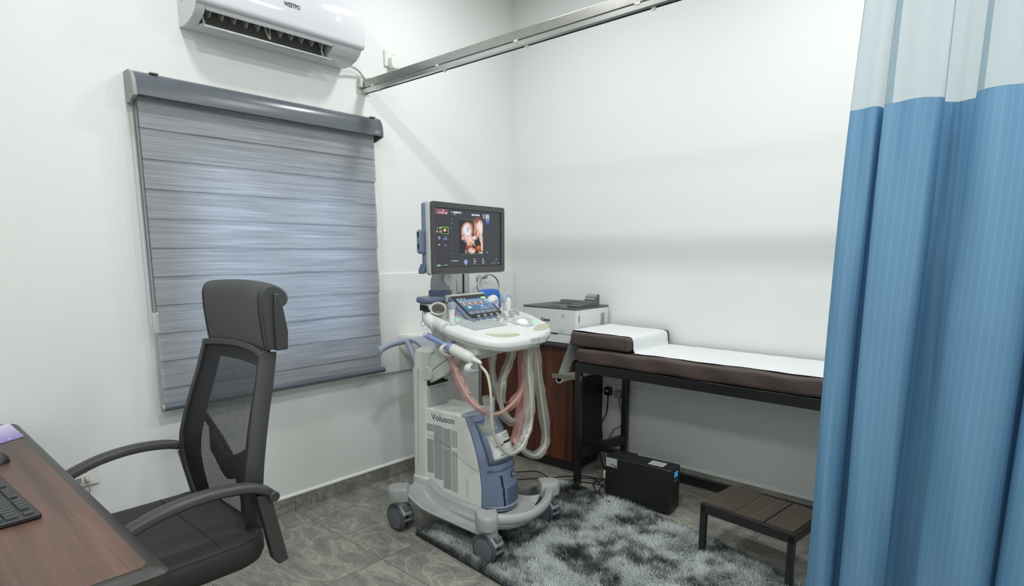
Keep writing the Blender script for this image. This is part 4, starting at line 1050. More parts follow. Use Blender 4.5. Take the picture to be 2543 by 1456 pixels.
SA = [(.262, -.269, .760), (.262, -.264, .678), (.262, -.262, .595), (.262, -.220, .545), (.262, -.185, .507), (.262, -.124, .465), (.262, -.039, .465), (.26, .021, .513), (.255, .059, .583), (.25, .065, .701), (.24, .072, .818), (.22, .098, .935)]
lp(sleeve(SA, .021), wp, wb, 'cable_sleeve', M['sleeve'])
# pencil-shaped probe with the blue cap in the left cup, red-sleeved cable
b1 = (.0, -.205, 1.06); p1 = probe('upright probe with blue cap left of the touch screen, cable in a pink sleeve', b1)
m_ = MB(); m_.loft([[(x, y, z) for x, y in rrect(.0, -.205, a, b_, min(a, b_) * .42)] for z, a, b_ in ((1.052, .021, .024), (1.10, .023, .027), (1.118, .025, .031), (1.124, .027, .034))]); lp(m_, p1, b1, 'probe_handle', M['ivory'])
m_ = MB(); m_.loft([[(x, y, z) for x, y in rrect(.0, -.205, a, b_, min(a, b_) * .40)] for z, a, b_ in ((1.122, .028, .036), (1.128, .030, .039), (1.145, .030, .040), (1.152, .026, .036), (1.154, .015, .02))]); lp(m_, p1, b1, 'probe_cap', M['ltblue'])
CB = [(.0, -.205, 1.05), (.0, -.212, 1.0), (-.01, -.222, .965), (-.005, -.228, .925), (.015, -.236, .895), (.06, -.256, .855), (.12, -.285, .800), (.18, -.305, .750), (.24, -.307, .711), (.24, -.236, .671), (.23, -.148, .652), (.22, -.056, .663), (.21, .034, .692), (.21, .080, .742), (.2, .100, .847), (.2, .100, .945)]
m_ = MB(); m_.tube(smooth_path(CB, 6), .0058, 8); lp(m_, p1, b1, 'cable', M['cable'])
lp(sleeve(CB[3:8] , .022, mat='red'), p1, b1, 'cable_sleeve', M['redsleeve']); lp(sleeve(CB[7:12], .013), p1, b1, 'cable_sleeve', M['redsleeve']); lp(sleeve(CB[11:15], .020), p1, b1, 'cable_sleeve', M['redsleeve'])
lp(sleeve([(.19, .106, .944), (.19, .097, .848), (.19, .094, .748), (.19, .092, .666), (.19, .072, .568), (.19, .045, .494), (.185, .022, .455)], .021), p1, b1, 'cable_sleeve', M['redsleeve'])
# two curved-head probes at the right
def convex(label, base, lean, cap, back, sr):
    root = probe(label, base); R = Matrix.Translation(base) @ Matrix.Rotation(lean, 4, 'X') @ Matrix.Rotation(math.radians(-12), 4, 'Y')
    m_ = MB(); m_.loft([[(x, y, z) for x, y in rrect(0, 0, a, b_, min(a, b_) * .45)] for z, a, b_ in ((-.012, .024, .026), (.02, .026, .034), (.040, .030, .044), (.058, .034, .062), (.070, .034, .066))]); m_.xf(R)
    lp(m_, root, base, 'probe_handle', M[back])
    def hd_(r0, r1, a0, a1, wd):
        mb = MB(); rr = []
        for k in range(15):
            a = math.radians(a0 + (a1 - a0) * k / 14)
            rr.append([(s_ * wd, r * math.cos(a), .060 + r * math.sin(a)) for s_, r in ((-1, r0), (-1, r1), (-.6, r1 + .004), (.6, r1 + .004), (1, r1), (1, r0))])
        mb.loft(rr); mb.xf(R); return mb
    lp(hd_(.010, .033, 2, 178, .016), root, base, 'probe_head', M[cap], bevel=.002)
    lp(hd_(.022, .035, -4, 184, .0185), root, base, 'head_band', M[sr], bevel=.002)
    return root
b2 = (-.075, .238, 1.066); p2 = probe('large round-headed probe with white lens and blue band beside the touch screen', b2)
R2 = Matrix.Translation(b2) @ Matrix.Rotation(math.radians(20), 4, 'X') @ Matrix.Rotation(math.radians(-10), 4, 'Y')
def ell(z, a, b_): return [(a * math.cos(2 * PI * k / 26), b_ * math.sin(2 * PI * k / 26), z) for k in range(26)]
for nm, mt_, rr in (('probe_handle', 'ivory', [(-.012, .012, .013), (.018, .014, .016), (.036, .020, .028), (.050, .026, .038)]), ('head_band', 'ltblue', [(.049, .0265, .0385), (.054, .0275, .0400), (.068, .0275, .0400), (.071, .0265, .0390)]), ('lens', 'white', [(.070, .0262, .0388), (.080, .0240, .0360), (.088, .0195, .0295), (.094, .012, .018), (.096, .003, .005)])):
    m_ = MB(); m_.loft([ell(*q) for q in rr]); m_.xf(R2); lp(m_, p2, b2, nm, M[mt_])
b3 = (-.060, .322, 1.062); p3 = convex('curved probe with blue rim standing nearest the printer', b3, 0, 'ivory', 'ivory', 'ltblue')
CC = [(-.060, .322, 1.055), (-.03, .345, .99), (.06, .33, .955), (.15, .24, .955), (.21, .165, .935), (.21, .192, .836), (.21, .22, .707), (.21, .252, .574), (.21, .281, .437), (.21, .263, .372), (.21, .186, .35), (.2, .109, .391), (.19, .053, .444), (.17, .045, .470)]
m_ = MB(); m_.tube(smooth_path(CC, 6), .0060, 8); lp(m_, p3, b3, 'cable', M['cable'])
lp(sleeve(CC[4:13], .022), p3, b3, 'cable_sleeve', M['sleeve'])
CD = [(-.075, .238, 1.06), (-.03, .23, .99), (.06, .14, .955), (.16, .051, .940), (.16, .037, .874), (.16, -.015, .803), (.16, -.041, .739), (.16, -.035, .669), (.16, .004, .6), (.16, .085, .551), (.16, .185, .58), (.17, .213, .703), (.18, .219, .829), (.18, .205, .930)]
m_ = MB(); m_.tube(smooth_path(CD, 6), .0058, 8); lp(m_, p2, b2, 'cable', M['cable'])
lp(sleeve(CD[3:8], .020), p2, b2, 'cable_sleeve', M['sleeve']); lp(sleeve(CD[9:13], .022), p2, b2, 'cable_sleeve', M['sleeve'])
# a spare cable in a clear sleeve, its plug behind the panel
ce = thing('probe_cable', 'loose looped cable in a clear sleeve hanging leftmost under the control panel', 'cable', tuple(usw((.1, 0, .60))), math.radians(6.0))
CE = [(.1, -.012, .940), (.1, -.032, .858), (.1, -.020, .757), (.1, .019, .669), (.11, .038, .595), (.13, .079, .541), (.15, .128, .533), (.165, .157, .470), (.165, .114, .455), (.165, .07, .46)]
m_ = MB(); m_.tube(smooth_path(CE, 6), .0058, 8); lp(m_, ce, (.1, 0, .60), 'cord', M['cable']); lp(sleeve(CE[0:4], .017), ce, (.1, 0, .60), 'cable_sleeve', M['sleeve']); lp(sleeve(CE[4:10], .018), ce, (.1, 0, .60), 'cable_sleeve', M['sleeve'])
# usb stick with a ring hanging at the neck
ub = thing('usb_stick', 'black usb stick with a hanging key ring in the neck of the ultrasound machine', 'usb stick', tuple(usw((-.15, -.200, 1.105))), math.radians(6))
m_ = MB(); m_.box((-.172, -.212, 1.100), (-.130, -.1965, 1.110)); lp(m_, ub, (-.15, -.200, 1.105), 'stick_body', M['black'], bevel=.002)
m_ = MB(); m_.tube([(-.175, -.212, 1.103), (-.176, -.214, 1.055)], .0018, 6); lp(m_, ub, (-.15, -.200, 1.105), 'strap', M['dgrey'])
m_ = MB(); m_.tube([(-.176 + .010 * math.cos(a) * .6, -.214 + .010 * math.cos(a) * .8, 1.042 + .013 * math.sin(a)) for a in [2 * PI * k / 20 for k in range(20)]], .0011, 6, closed=True); lp(m_, ub, (-.15, -.200, 1.105), 'ring', M['steel'])

# ================================================================== WASHBASIN CORNER
ba = thing('washbasin', 'white wall-hung washbasin behind the ultrasound machine', 'washbasin', (0, -.82, .80))
bn = MB()
def bring(k, z, b_=.013): return [(x, y, z) for x, y in ((b_, -.82 - .245 * k), (.013 + .33 * k, -.82 - .225 * k), (.013 + .37 * k, -.82 - .18 * k), (.013 + .39 * k, -.82), (.013 + .37 * k, -.82 + .18 * k), (.013 + .33 * k, -.82 + .225 * k), (b_, -.82 + .245 * k))]
bn.loft([bring(.50, .70), bring(.80, .755), bring(.98, .80), bring(1.0, .88), bring(.985, .889, .014), bring(.88, .889, .06), bring(.82, .880, .08), bring(.4, .872, .09), bring(.3, .872, .10)])
bn.build('basin', M['ceramic'], ba, world=True, ang=50)
tp_ = MB(); tp_.tube(smooth_path([(.055, -.80, .889), (.055, -.80, .965), (.075, -.80, .985), (.13, -.80, .985), (.145, -.80, .965)], 5), .011, 12); tp_.build('tap', M['chrome'], ba, world=True)
MB().cyl((.055, -.80, .985), (.055, -.80, 1.01), .018, .014).build('tap_lever', M['chrome'], ba, world=True)

sd_ = thing('soap_dispenser', 'chrome dispenser box on the tiled wall behind the monitor', 'dispenser', (.012, -.605, 1.16))
bx = MB(); bx.prism(rrect(-.605, 1.165, .115, .215, .010), 0, .0125, .105); bx.build('dispenser_case', M['chrome'], sd_, world=True, bevel=.006)
MB().box((.1045, -.612, 1.09), (.107, -.598, 1.245)).build('level_window', M['slot'], sd_, world=True)
MB().cyl((.06, -.605, 1.035), (.06, -.605, 1.058), .014, .018).build('dispenser_nozzle', M['chrome'], sd_, world=True)

tr_ = thing('towel_ring', 'chrome towel ring fixed to the tiled wall behind the monitor', 'towel ring', (.012, -.365, 1.20))
MB().tube([(.0125, -.375, 1.205), (.020, -.375, 1.205), (.028, -.37, 1.207), (.075, -.355, 1.215)], [.026, .026, .013, .011], 16).build('mount', M['chrome'], tr_, world=True)
MB().tube([(.078, -.346 + .104 * math.cos(a), 1.150 + .080 * math.sin(a)) for a in [2 * PI * k / 40 for k in range(40)]], .0058, 10, closed=True).build('ring', M['chrome'], tr_, world=True)
tw = thing('hand_towel', 'bright blue hand towel folded over the chrome ring', 'towel', (.078, -.346, 1.05))
tm = MB(); TWY0, TWY1 = -.443, -.248
def towf(a, t):
    s_ = (a - .5) * 2; yc = TWY0 + (TWY1 - TWY0) * t
    top = 1.128 - .010 * abs(2 * t - 1) ** 3
    x = .079 + .020 * math.tanh(s_ * 5) + .005 * math.sin(t * 9) * abs(s_)
    z = top - .215 * abs(s_) ** 1.6 if abs(s_) > .12 else top - .002 + .02 * (.12 - abs(s_))
    return (x, -.346 + (yc + .346) * (1 - .10 * (1 - abs(s_)) ** 2), z)
tm.surf(towf, 40, 18); tm.build('towel_cloth', M['terry'], tw, world=True, ang=180, solid=.010)

# ================================================================== CABINET + PRINTER
cb = thing('side_cabinet', 'dark walnut cabinet with black top in the corner beside the couch', 'cabinet', (.41, -.18, 0))
MB().box((.014, -.335, .055), (.800, -.014, .796)).build('body', M['cabblk'], cb, world=True)
MB().box((.013, -.388, .796), (.815, -.014, .825)).build('top', M['cabtop'], cb, world=True, bevel=.008)
MB().box((.03, -.322, .0), (.786, -.05, .056)).build('plinth', M['cabblk'], cb, world=True)
for x0, x1 in ((.016, .404), (.407, .797)):
    d_ = MB().box((x0, -.353, .072), (x1, -.3355, .790)).build('door', M['cabw'], cb, world=True, bevel=.001)
    hx = x1 - .03 if x0 < .3 else x0 + .03
    MB().tube([(hx, -.3535, .60), (hx, -.372, .60), (hx, -.372, .72), (hx, -.3535, .72)], .004, 8).build('door_handle', M['alu'], d_, world=True)
MB().box((.0005, -.372, .086), (.0135, -.30, .796)).build('edge_strip', M['mgrey'], cb, world=True)

pn = thing('printer', 'white and grey laser printer on the walnut cabinet', 'printer', (.628, -.20, .825))
PX0, PX1, PY0, PY1 = .415, .842, -.378, -.022
pb = MB(); pb.prism(rrect((PX0 + PX1) / 2, (PY0 + PY1) / 2, PX1 - PX0, PY1 - PY0, .020), 2, .885, 1.036); pb.build('case', M['prw'], pn, world=True, bevel=.003)
pt_ = MB(); pt_.prism(rrect((PX0 + PX1) / 2, (PY0 + PY1) / 2, PX1 - PX0 - .004, PY1 - PY0 - .004, .020), 2, .828, .8825); pt_.build('paper_drawer', M['prw'], pn, world=True, bevel=.003)
MB().box((.50, PY0 - .001, .8815), (.70, PY0 + .012, .889)).build('drawer_grip', M['slot'], pn, world=True)
# dark lid with a sunk output tray
li = MB(); LZ = 1.047
li.prism(rrect((PX0 + PX1) / 2, (PY0 + PY1) / 2, PX1 - PX0 + .004, PY1 - PY0 + .004, .018), 2, 1.036, LZ); li.build('lid', M['prd'], pn, world=True, bevel=.003)
trp = [(.50, -.335), (.745, -.335), (.745, -.075), (.50, -.075)]
tl = MB(); tl.prism(trp, 2, LZ, LZ + .0012); tl.build('output_tray', M['prd'], pn, world=True)
wv = MB(); wv.loft([[(.505, -.200, LZ + .0015), (.735, -.200, LZ + .0015), (.735, -.095, LZ + .0016), (.505, -.095, LZ + .0016)], [(.51, -.19, LZ + .002), (.73, -.19, LZ + .002), (.73, -.1, LZ + .002), (.51, -.1, LZ + .002)]]); wv.build('output_slot', M['prdd'], pn, world=True)
lp2 = MB(); lp2.prism([(-.075, LZ), (-.105, LZ), (-.085, LZ + .022), (-.06, LZ + .022)], 0, .50, .745); lp2.build('tray_hood', M['prd'], pn, world=True, bevel=.002)
MB().box((.60, -.34, LZ + .0005), (.665, -.30, LZ + .0025)).build('paper_stop', M['prdd'], pn, world=True)
# raised control strip at the right
cpn = MB(); cpn.prism([(-.345, LZ), (-.345, LZ + .012), (-.165, LZ + .030), (-.148, LZ + .052), (-.118, LZ + .072), (-.112, LZ + .060), (-.112, LZ)], 0, .742, .826); cpn.build('control_strip', M['prd'], pn, world=True, bevel=.003)
lc = MB(); lc.loft([[(.750, -.1585, LZ + .0400), (.818, -.1585, LZ + .0400), (.818, -.1210, LZ + .0715), (.750, -.1210, LZ + .0715)], [(.750, -.1600, LZ + .0408), (.818, -.1600, LZ + .0408), (.818, -.1225, LZ + .0728), (.750, -.1225, LZ + .0728)]]); lc.build('display', M['lcd'], pn, world=True)
for i in range(4):
    for j in range(5):
        y = -.325 + j * .027; z = LZ + .0122 + (y + .345) / .18 * .018
        MB().box((.752 + i * .018, y, z), (.762 + i * .018, y + .014, z + .0022)).build('button', M['dgrey'], pn, world=True)
text('brand_lettering', 'Canon', .0265, M['ink'], pn, (.568 - .628, PY0 - .0012 + .20, .957 - .825), (1, 0, 0), (0, 0, 1), bold=.0009, sx=1.0)
MB().prism(rrect(.738, .995, .024, .026, .004), 1, PY0 - .001, PY0 + .001).build('badge', M['lgrey'], pn, world=True, bevel=.0005)
MB().prism(rrect(.728, .905, .052, .018, .002), 1, PY0 - .001, PY0 + .001).build('label_plate', M['inkl'], pn, world=True)
vg = MB()
for j in range(10):
    vg.box((PX1 - .001, -.120, .930 + j * .0075), (PX1 + .0015, -.078, .9335 + j * .0075))
vg.build('vent', M['dgrey'], pn, world=True)
MB().box((PX1 - .001, -.362, .962), (PX1 + .0015, -.350, 1.005)).build('side_latch', M['mgrey'], pn, world=True)
MB().box((PX1 - .001, PY0 + .030, .886), (PX1 + .0008, PY0 + .0312, 1.036)).build('case_seam', M['mgrey'], pn, world=True)

# ================================================================== EXAMINATION COUCH
ec_ = thing('examination_couch', 'black steel examination couch with brown vinyl mattress along the back wall', 'couch', (1.83, -.26, 0))
BX0_, BX1_, BYF, BYB = .915, 2.78, -.492, -.030
def bb2(lo, hi, name, mat, **k): return MB().box(lo, hi).build(name, M[mat], ec_, world=True, **k)
for y0, y1 in ((BYF, BYF + .038), (BYB - .038, BYB)):
    bb2((BX0_, y0, .692), (BX1_, y1, .745), 'side_rail', 'bedfr', bevel=.003)
for x0, x1 in ((BX0_, BX0_ + .04), (BX1_ - .04, BX1_)):
    bb2((x0, BYF + .038, .695), (x1, BYB - .038, .742), 'end_rail', 'bedfr', bevel=.003)
    for y0, y1 in ((BYF, BYF + .036), (BYB - .036, BYB)):
        dx_ = (.062 if x0 < 1 else -.062) if y0 > -.2 else 0
        bb2((x0 + dx_, y0, 0), (x1 - .004 + dx_, y1, .693), 'leg', 'bedfr', bevel=.003)
    dx_ = .062 if x0 < 1 else -.062
    fr2 = MB(); fr2.loft([[(x0 + .004, BYF + .036, .165), (x1 - .006, BYF + .036, .165), (x1 - .006, BYF + .036, .225), (x0 + .004, BYF + .036, .225)], [(x0 + .004 + dx_, BYB - .036, .165), (x1 - .006 + dx_, BYB - .036, .165), (x1 - .006 + dx_, BYB - .036, .225), (x0 + .004 + dx_, BYB - .036, .225)]]); fr2.build('foot_rail', M['bedfr'], ec_, world=True, bevel=.003)
bb2((BX0_ + .10, BYB - .032, .022), (BX1_ - .10, BYB - .004, .066), 'floor_rail', 'bedfr', bevel=.002)
bb2((BX0_ + .04, BYF + .2, .170), (BX0_ + .30, BYF + .235, .200), 'stretcher', 'bedfr', bevel=.002)
bb2((BX0_ + .04, BYF + .038, .720), (BX1_ - .04, BYB - .038, .744), 'deck', 'cabblk')
mt = MB()
def cush(x0, x1, y0, y1, z0, z1, r, nx=60, ny=14, wob=.003):
    mb = MB(); rings = []
    n = 7
    prof = [(0, 0)] 
    for i in range(nx + 1):
        x = x0 + (x1 - x0) * i / nx
        ins = 0.0
        e = min(i, nx - i) / nx * (x1 - x0)
        if e < r: ins = r - math.sqrt(max(0, r * r - (r - e) ** 2))
        ring = []
        P = rrect((y0 + y1) / 2, (z0 + z1) / 2, (y1 - y0) - 2 * ins * .8, (z1 - z0) - 2 * ins * .8, r, 5)
        for (y, z) in P:
            ring.append((x, y + wob * math.sin(x * 23 + z * 40), z + wob * .6 * math.sin(x * 17 + y * 11)))
        rings.append(ring)
    mb.loft(rings); return mb
cush(BX0_ - .004, BX1_ - .02, BYF - .004, -.024, .746, .834, .020, 90).build('mattress', M['vinyl'], ec_, world=True, ang=60)
pl = cush(.876, 1.272, BYF - .002, -.024, .842, .922, .016, 40, wob=.002); 
pl.v = [(x, y, z + max(0, (1.05 - x)) * .02) for x, y, z in pl.v]
pl.build('headrest', M['vinyl'], ec_, world=True, ang=60)
rhb = MB(); rhb.box((.742, -.487, .636), (.958, -.4835, .664), rot=Euler((0, math.radians(-3.5), 0)).to_matrix()); rhb.build('roll_bracket', M['steel'], ec_, world=True, bevel=.001)
rhb = MB(); rhb.box((.742, -.040, .636), (.958, -.0365, .664), rot=Euler((0, math.radians(-3.5), 0)).to_matrix()); rhb.build('roll_bracket', M['steel'], ec_, world=True, bevel=.001)
for x in (.91, .945): MB().cyl((x, -.4900, .655), (x, -.4865, .655), .005, n=10).build('bolt', M['alu'], ec_, world=True)

cpz = thing('couch_paper', 'white couch paper pulled from its roll over the headrest and mattress', 'paper', (.792, -.26, .64))
rl = MB(); rl.lathe([(.017, 0), (.0245, 0), (.0245, .405), (.017, .405), (.017, 0)], (.792, -.481, .627), (0, 1, 0), 28); rl.build('paper_roll', M['pcard'], cpz, world=True)
ppath = smooth_path([(.769, 0, .634), (.790, 0, .70), (.862, 0, .880), (.872, 0, .925), (.895, 0, .930), (1.0, 0, .927), (1.15, 0, .9245), (1.245, 0, .923), (1.268, 0, .915), (1.277, 0, .890), (1.279, 0, .858), (1.290, 0, .840), (1.33, 0, .8372), (1.6, 0, .837), (2.0, 0, .837), (2.4, 0, .837), (2.70, 0, .837)], 6)
sh = MB(); NP = len(ppath) - 1
def shf(a, t):
    i = min(int(a * NP), NP - 1); f = a * NP - i; p = ppath[i] + (ppath[i + 1] - ppath[i]) * f
    y0 = -.462; y1 = -.066
    if p.x > 1.29: y0 += .006 * math.sin(p.x * 14) - .008; y1 = -.036
    up = .0015 * math.sin(p.x * 21 + t * 5) if p.x > .88 else 0
    return (p.x, y0 + (y1 - y0) * t, p.z + .001 + abs(up))
sh.surf(shf, NP * 2, 12); sh.build('paper_sheet', M['paper'], cpz, world=True, ang=50)

# ================================================================== BACKUP POWER UNIT
up = thing('backup_power_unit', 'black tower power unit with a lit blue display under the couch', 'power unit', (1.170, -.540, 0), math.radians(4.2))
MB().box((0, 0, .012), (.362, .128, .250)).build('case', M['ups'], up, bevel=.003)
fr_ = MB(); fr_.prism([(.0, .012), (.128, .012), (.128, .246), (.122, .252), (.006, .252), (.0, .246)], 0, .358, .384); fr_.build('front_cover', M['black'], up, bevel=.006)
for x in (.04, .31):
    for y in (.012, .098): MB().box((x, y, 0), (x + .03, y + .018, .013)).build('foot', M['black'], up)
MB().box((.384, .048, .197), (.3852, .094, .228)).build('display', M['upsd'], up)
MB().box((.384, .046, .176), (.3855, .094, .1785)).build('button_strip', M['mgrey'], up)
gl_ = MB()
for j in range(16): gl_.box((.3838, .018, .040 + j * .0078), (.3848, .112, .0435 + j * .0078))
gl_.build('front_grille', M['slot'], up)
st_ = MB().box((.004, -.0008, .196), (.072, .0004, .247)).build('rating_label', M['sticker'], up)
MB().box((.036, -.0012, .205), (.056, -.0006, .213)).build('label_print', M['inkg'], st_); MB().box((.058, -.0012, .200), (.069, -.0006, .208)).build('label_print', M['ink'], st_)
s2_ = MB().box((.240, .030, .250), (.325, .095, .2512)).build('top_label', M['sticker'], up)
for j in range(4): MB().box((.250, .040 + j * .012, .2511), (.312, .042 + j * .012, .2515)).build('label_print', M['inkg'], s2_)
MB().prism(rrect(.03, .13, .022, .05, .008), 0, -.022, 0).build('rear_plug', M['sock'], up, bevel=.003)

# ================================================================== STEP STOOL
so = thing('step_stool', 'low black step stool with a ribbed brown top, at the foot of the curtain', 'stool', (1.840, -.793, 0), math.radians(-6.4))
SLX, SLY, SLZ = .420, .292, .258
for x in (0, SLX - .026):
    MB().box((x, 0, 0), (x + .026, .026, SLZ - .012)).build('leg', M['stool'], so, bevel=.002)
    # the rear edge is carried by arms that lean back onto the couch's floor rail
    arm_ = MB(); arm_.tube([(x + .013, SLY - .012, SLZ - .03), (x + .013, SLY + .16, .16), (x + .013 + (.02 if x == 0 else .03), SLY + .385, .078)], .010, 8); arm_.build('rear_support_arm', M['stool'], so)
for lo, hi in (((0, 0, SLZ - .048), (SLX, .020, SLZ - .004)), ((0, SLY - .02, SLZ - .048), (SLX, SLY, SLZ - .004)), ((0, .02, SLZ - .048), (.02, SLY - .02, SLZ - .004)), ((SLX - .02, .02, SLZ - .048), (SLX, SLY - .02, SLZ - .004))):
    MB().box(lo, hi).build('apron', M['stool'], so, bevel=.002)
MB().box((.004, .004, SLZ - .012), (SLX - .004, SLY - .004, SLZ - .003)).build('top_board', M['stool'], so)
rbm = bpy.data.materials.new('ribbed_mat'); rbm.use_nodes = True
rbb = rbm.node_tree.nodes['Principled BSDF']; rbb.inputs['Base Color'].default_value = (*s2l((84, 76, 66)), 1); rbb.inputs['Roughness'].default_value = .75
rb_ = MB(); n = 0; x = .006
while x < SLX - .012:
    fine = .155 < x < .235; wd = .0042 if fine else .0088
    if not (.285 < x < .297):
        rb_.box((x, .006, SLZ - .003), (x + wd * .62, SLY - .006, SLZ + (.002 if fine else .004)))
    x += wd
rb_.build('ribbed_surface', rbm, so)

# ================================================================== FUR RUG
rug = thing('fur_rug', 'shaggy black and silver rug on the tiles in front of the couch', 'rug', (1.6, -1.1, 0))
RC = [(.715, -1.535), (2.75, -1.70), (2.75, -.86), (1.75, -.625), (1.30, -.545), (.845, -.515)]
bk_ = MB(); bk_.prism([(x - 1.6, y + 1.1) for x, y in RC], 2, .001, .008); bk_.build('rug_backing', M['membrane'], rug)
def inside(px, py):
    c = np.zeros(px.shape, bool); n = len(RC)
    for i in range(n):
        x0, y0 = RC[i]; x1, y1 = RC[(i + 1) % n]
        cond = ((y0 > py) != (y1 > py)); xi = (x1 - x0) * (py - y0) / (y1 - y0 + 1e-12) + x0
        c ^= cond & (px < xi)
    return c
NB = 270000
bx_ = rng.uniform(.68, 2.75, NB); by_ = rng.uniform(-1.72, -.49, NB)
ok = inside(bx_, by_); bx_, by_ = bx_[ok], by_[ok]
def vnoise(x, y, s, seed):
    r = np.random.default_rng(seed); g = r.random((96, 96)); fx, fy = x * s % 95, y * s % 95
    ix, iy = fx.astype(int), fy.astype(int); tx, ty = fx - ix, fy - iy; tx = tx * tx * (3 - 2 * tx); ty = ty * ty * (3 - 2 * ty)
    return (g[ix, iy] * (1 - tx) + g[ix + 1, iy] * tx) * (1 - ty) + (g[ix, iy + 1] * (1 - tx) + g[ix + 1, iy + 1] * tx) * ty
# tufts fall in directions that wander over the rug
dn = vnoise(bx_, by_ + 5, 5.0, 11) * 5.5 + vnoise(bx_ + 3, by_ + 9, 14.0, 12) * 2.2 - 1.2
pat = .50 * vnoise(bx_ + by_ * .3, (by_ + 4) * 1.5, 6.4, 21) + .34 * vnoise(bx_, by_ + 7, 16.0, 22) + .26 * vnoise(bx_, by_ + 3, 46.0, 23)
pat = (pat - pat.mean()) / pat.std()
tone = 1 / (1 + np.exp(-(pat + .30 + rng.normal(0, .5, len(pat))) * 3.2))
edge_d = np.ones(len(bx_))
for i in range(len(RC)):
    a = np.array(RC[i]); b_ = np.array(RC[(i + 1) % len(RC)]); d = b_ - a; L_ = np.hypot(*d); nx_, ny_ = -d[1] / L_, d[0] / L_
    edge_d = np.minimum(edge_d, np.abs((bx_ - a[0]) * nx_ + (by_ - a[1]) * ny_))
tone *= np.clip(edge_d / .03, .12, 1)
ln = rng.uniform(.020, .044, len(bx_)); bend = rng.uniform(.5, 1.35, len(bx_)); ang_ = dn + rng.normal(0, .7, len(bx_))
wdt = rng.uniform(.0006, .0013, len(bx_))
dx, dy = np.cos(ang_), np.sin(ang_); sxn, syn = -dy, dx
lv_ = [0, .5, 1.0]; co = []
for t, wf_ in ((0, 1.0), (.5, .85), (1.0, .15)):
    hz = .007 + ln * (t * np.cos(bend * t)); hx = ln * (t * np.sin(bend * t))
    cx_, cy_ = bx_ + dx * hx, by_ + dy * hx
    for sgn in (-1, 1):
        co.append(np.stack([cx_ + sgn * sxn * wdt * wf_ - 1.6, cy_ + sgn * syn * wdt * wf_ + 1.1, hz], -1))
co = np.stack(co, 1); nb_ = len(bx_)
q0 = np.array([[0, 1, 3, 2], [2, 3, 5, 4]]); qs = (np.arange(nb_)[:, None, None] * 6 + q0[None]).reshape(-1, 4)
me = bpy.data.meshes.new('rug_pile'); me.vertices.add(nb_ * 6); me.vertices.foreach_set('co', co.reshape(-1).astype(np.float32))
me.loops.add(qs.size); me.loops.foreach_set('vertex_index', qs.reshape(-1).astype(np.int32)); me.polygons.add(len(qs)); me.polygons.foreach_set('loop_start', np.arange(0, qs.size, 4, dtype=np.int32)); me.update(calc_edges=True)
at = me.attributes.new('pix', 'FLOAT_COLOR', 'POINT')
c0, c1 = lin((36, 38, 40)), lin((182, 191, 190)); colr = c0 + (c1 - c0) * tone[:, None]
rgba = np.repeat(np.concatenate([colr, np.ones((nb_, 1))], -1)[:, None, :], 6, 1)
at.data.foreach_set('color', rgba.reshape(-1).astype(np.float32)); me.materials.append(attr_mat('rug_fibres', .5))
ro = bpy.data.objects.new('rug_pile', me); COL.objects.link(ro); ro.parent = rug; ro['kind'] = 'stuff'

# ================================================================== SOCKETS AND CORDS ON THE BACK WALL
ds = thing('wall_socket', 'double wall socket with a black and a grey plug, below the couch rail', 'socket', (.915, 0, .49))
dp = MB(); dp.prism(rrect(.915, .487, .150, .084, .005), 1, -.010, 0); dp.build('face_plate', M['sock'], ds, world=True, bevel=.002)
for x in (.875, .955): MB().box((x - .008, -.0135, .512), (x + .008, -.009, .522)).build('switch', M['sock'], ds, world=True)
ss_ = thing('wall_socket', 'single wall socket right of the black couch leg, low on the back wall', 'socket', (1.055, 0, .49))
dp = MB(); dp.prism(rrect(1.055, .487, .080, .084, .005), 1, -.010, 0); dp.build('face_plate', M['sock'], ss_, world=True, bevel=.002)
MB().box((1.062, -.0135, .505), (1.074, -.009, .517)).build('switch', M['sock'], ss_, world=True)
for x, z in ((1.030, .485), (1.043, .468)): MB().box((x, -.0112, z), (x + .005, -.0095, z + .009)).build('socket_hole', M['slot'], ss_, world=True)
bp1 = thing('power_plug', 'black plug in the double wall socket under the couch', 'plug', (.853, -.010, .487))
MB().prism([(-.022, -.030), (.022, -.030), (.026, 0), (.020, .024), (-.020, .024), (-.026, 0)], 1, -.034, -.0005).build('plug_body', M['black'], bp1, bevel=.005)
MB().box((-.012, -.036, -.006), (.012, -.0338, .008)).build('plug_label', M['sticker'], bp1)
MB().tube(smooth_path([(.853, -.03, .458), (.852, -.03, .40), (.842, -.03, .33), (.822, -.05, .27), (.822, -.05, .22), (.828, -.05, .17), (.82, -.06, .10), (.86, -.09, .008), (.93, -.16, .006), (1.02, -.30, .006)], 7), .0042, 8).build('cord', M['cord'], bp1, world=True)
gp1 = thing('power_plug', 'grey plug in the double wall socket under the couch', 'plug', (.930, -.010, .478))
MB().prism([(-.022, -.028), (.022, -.028), (.026, 0), (.020, .022), (-.020, .022), (-.026, 0)], 1, -.032, -.0005).build('plug_body', M['gcord'], gp1, bevel=.005)
MB().tube(smooth_path([(.934, -.028, .452), (.940, -.025, .40), (.955, -.02, .34), (.965, -.02, .30), (.950, -.015, .265), (.905, -.015, .24), (.880, -.02, .20), (.862, -.03, .15), (.86, -.05, .08), (.90, -.08, .006)], 7), .0042, 8).build('cord', M['gcord'], gp1, world=True)
random.seed(11)
def fcord(label, pts, r=.0036, mat='cord'):
    t_ = thing('floor_cord', label, 'cord', (pts[0][0], pts[0][1], 0), 0, 'black cords on the floor by the couch')  # plain power cord lying on the floor, no extension lead
    MB().tube(smooth_path([(x, y, (z if z > .01 else r)) for x, y, z in pts], 7), r, 8).build('cord', M[mat], t_, world=True)
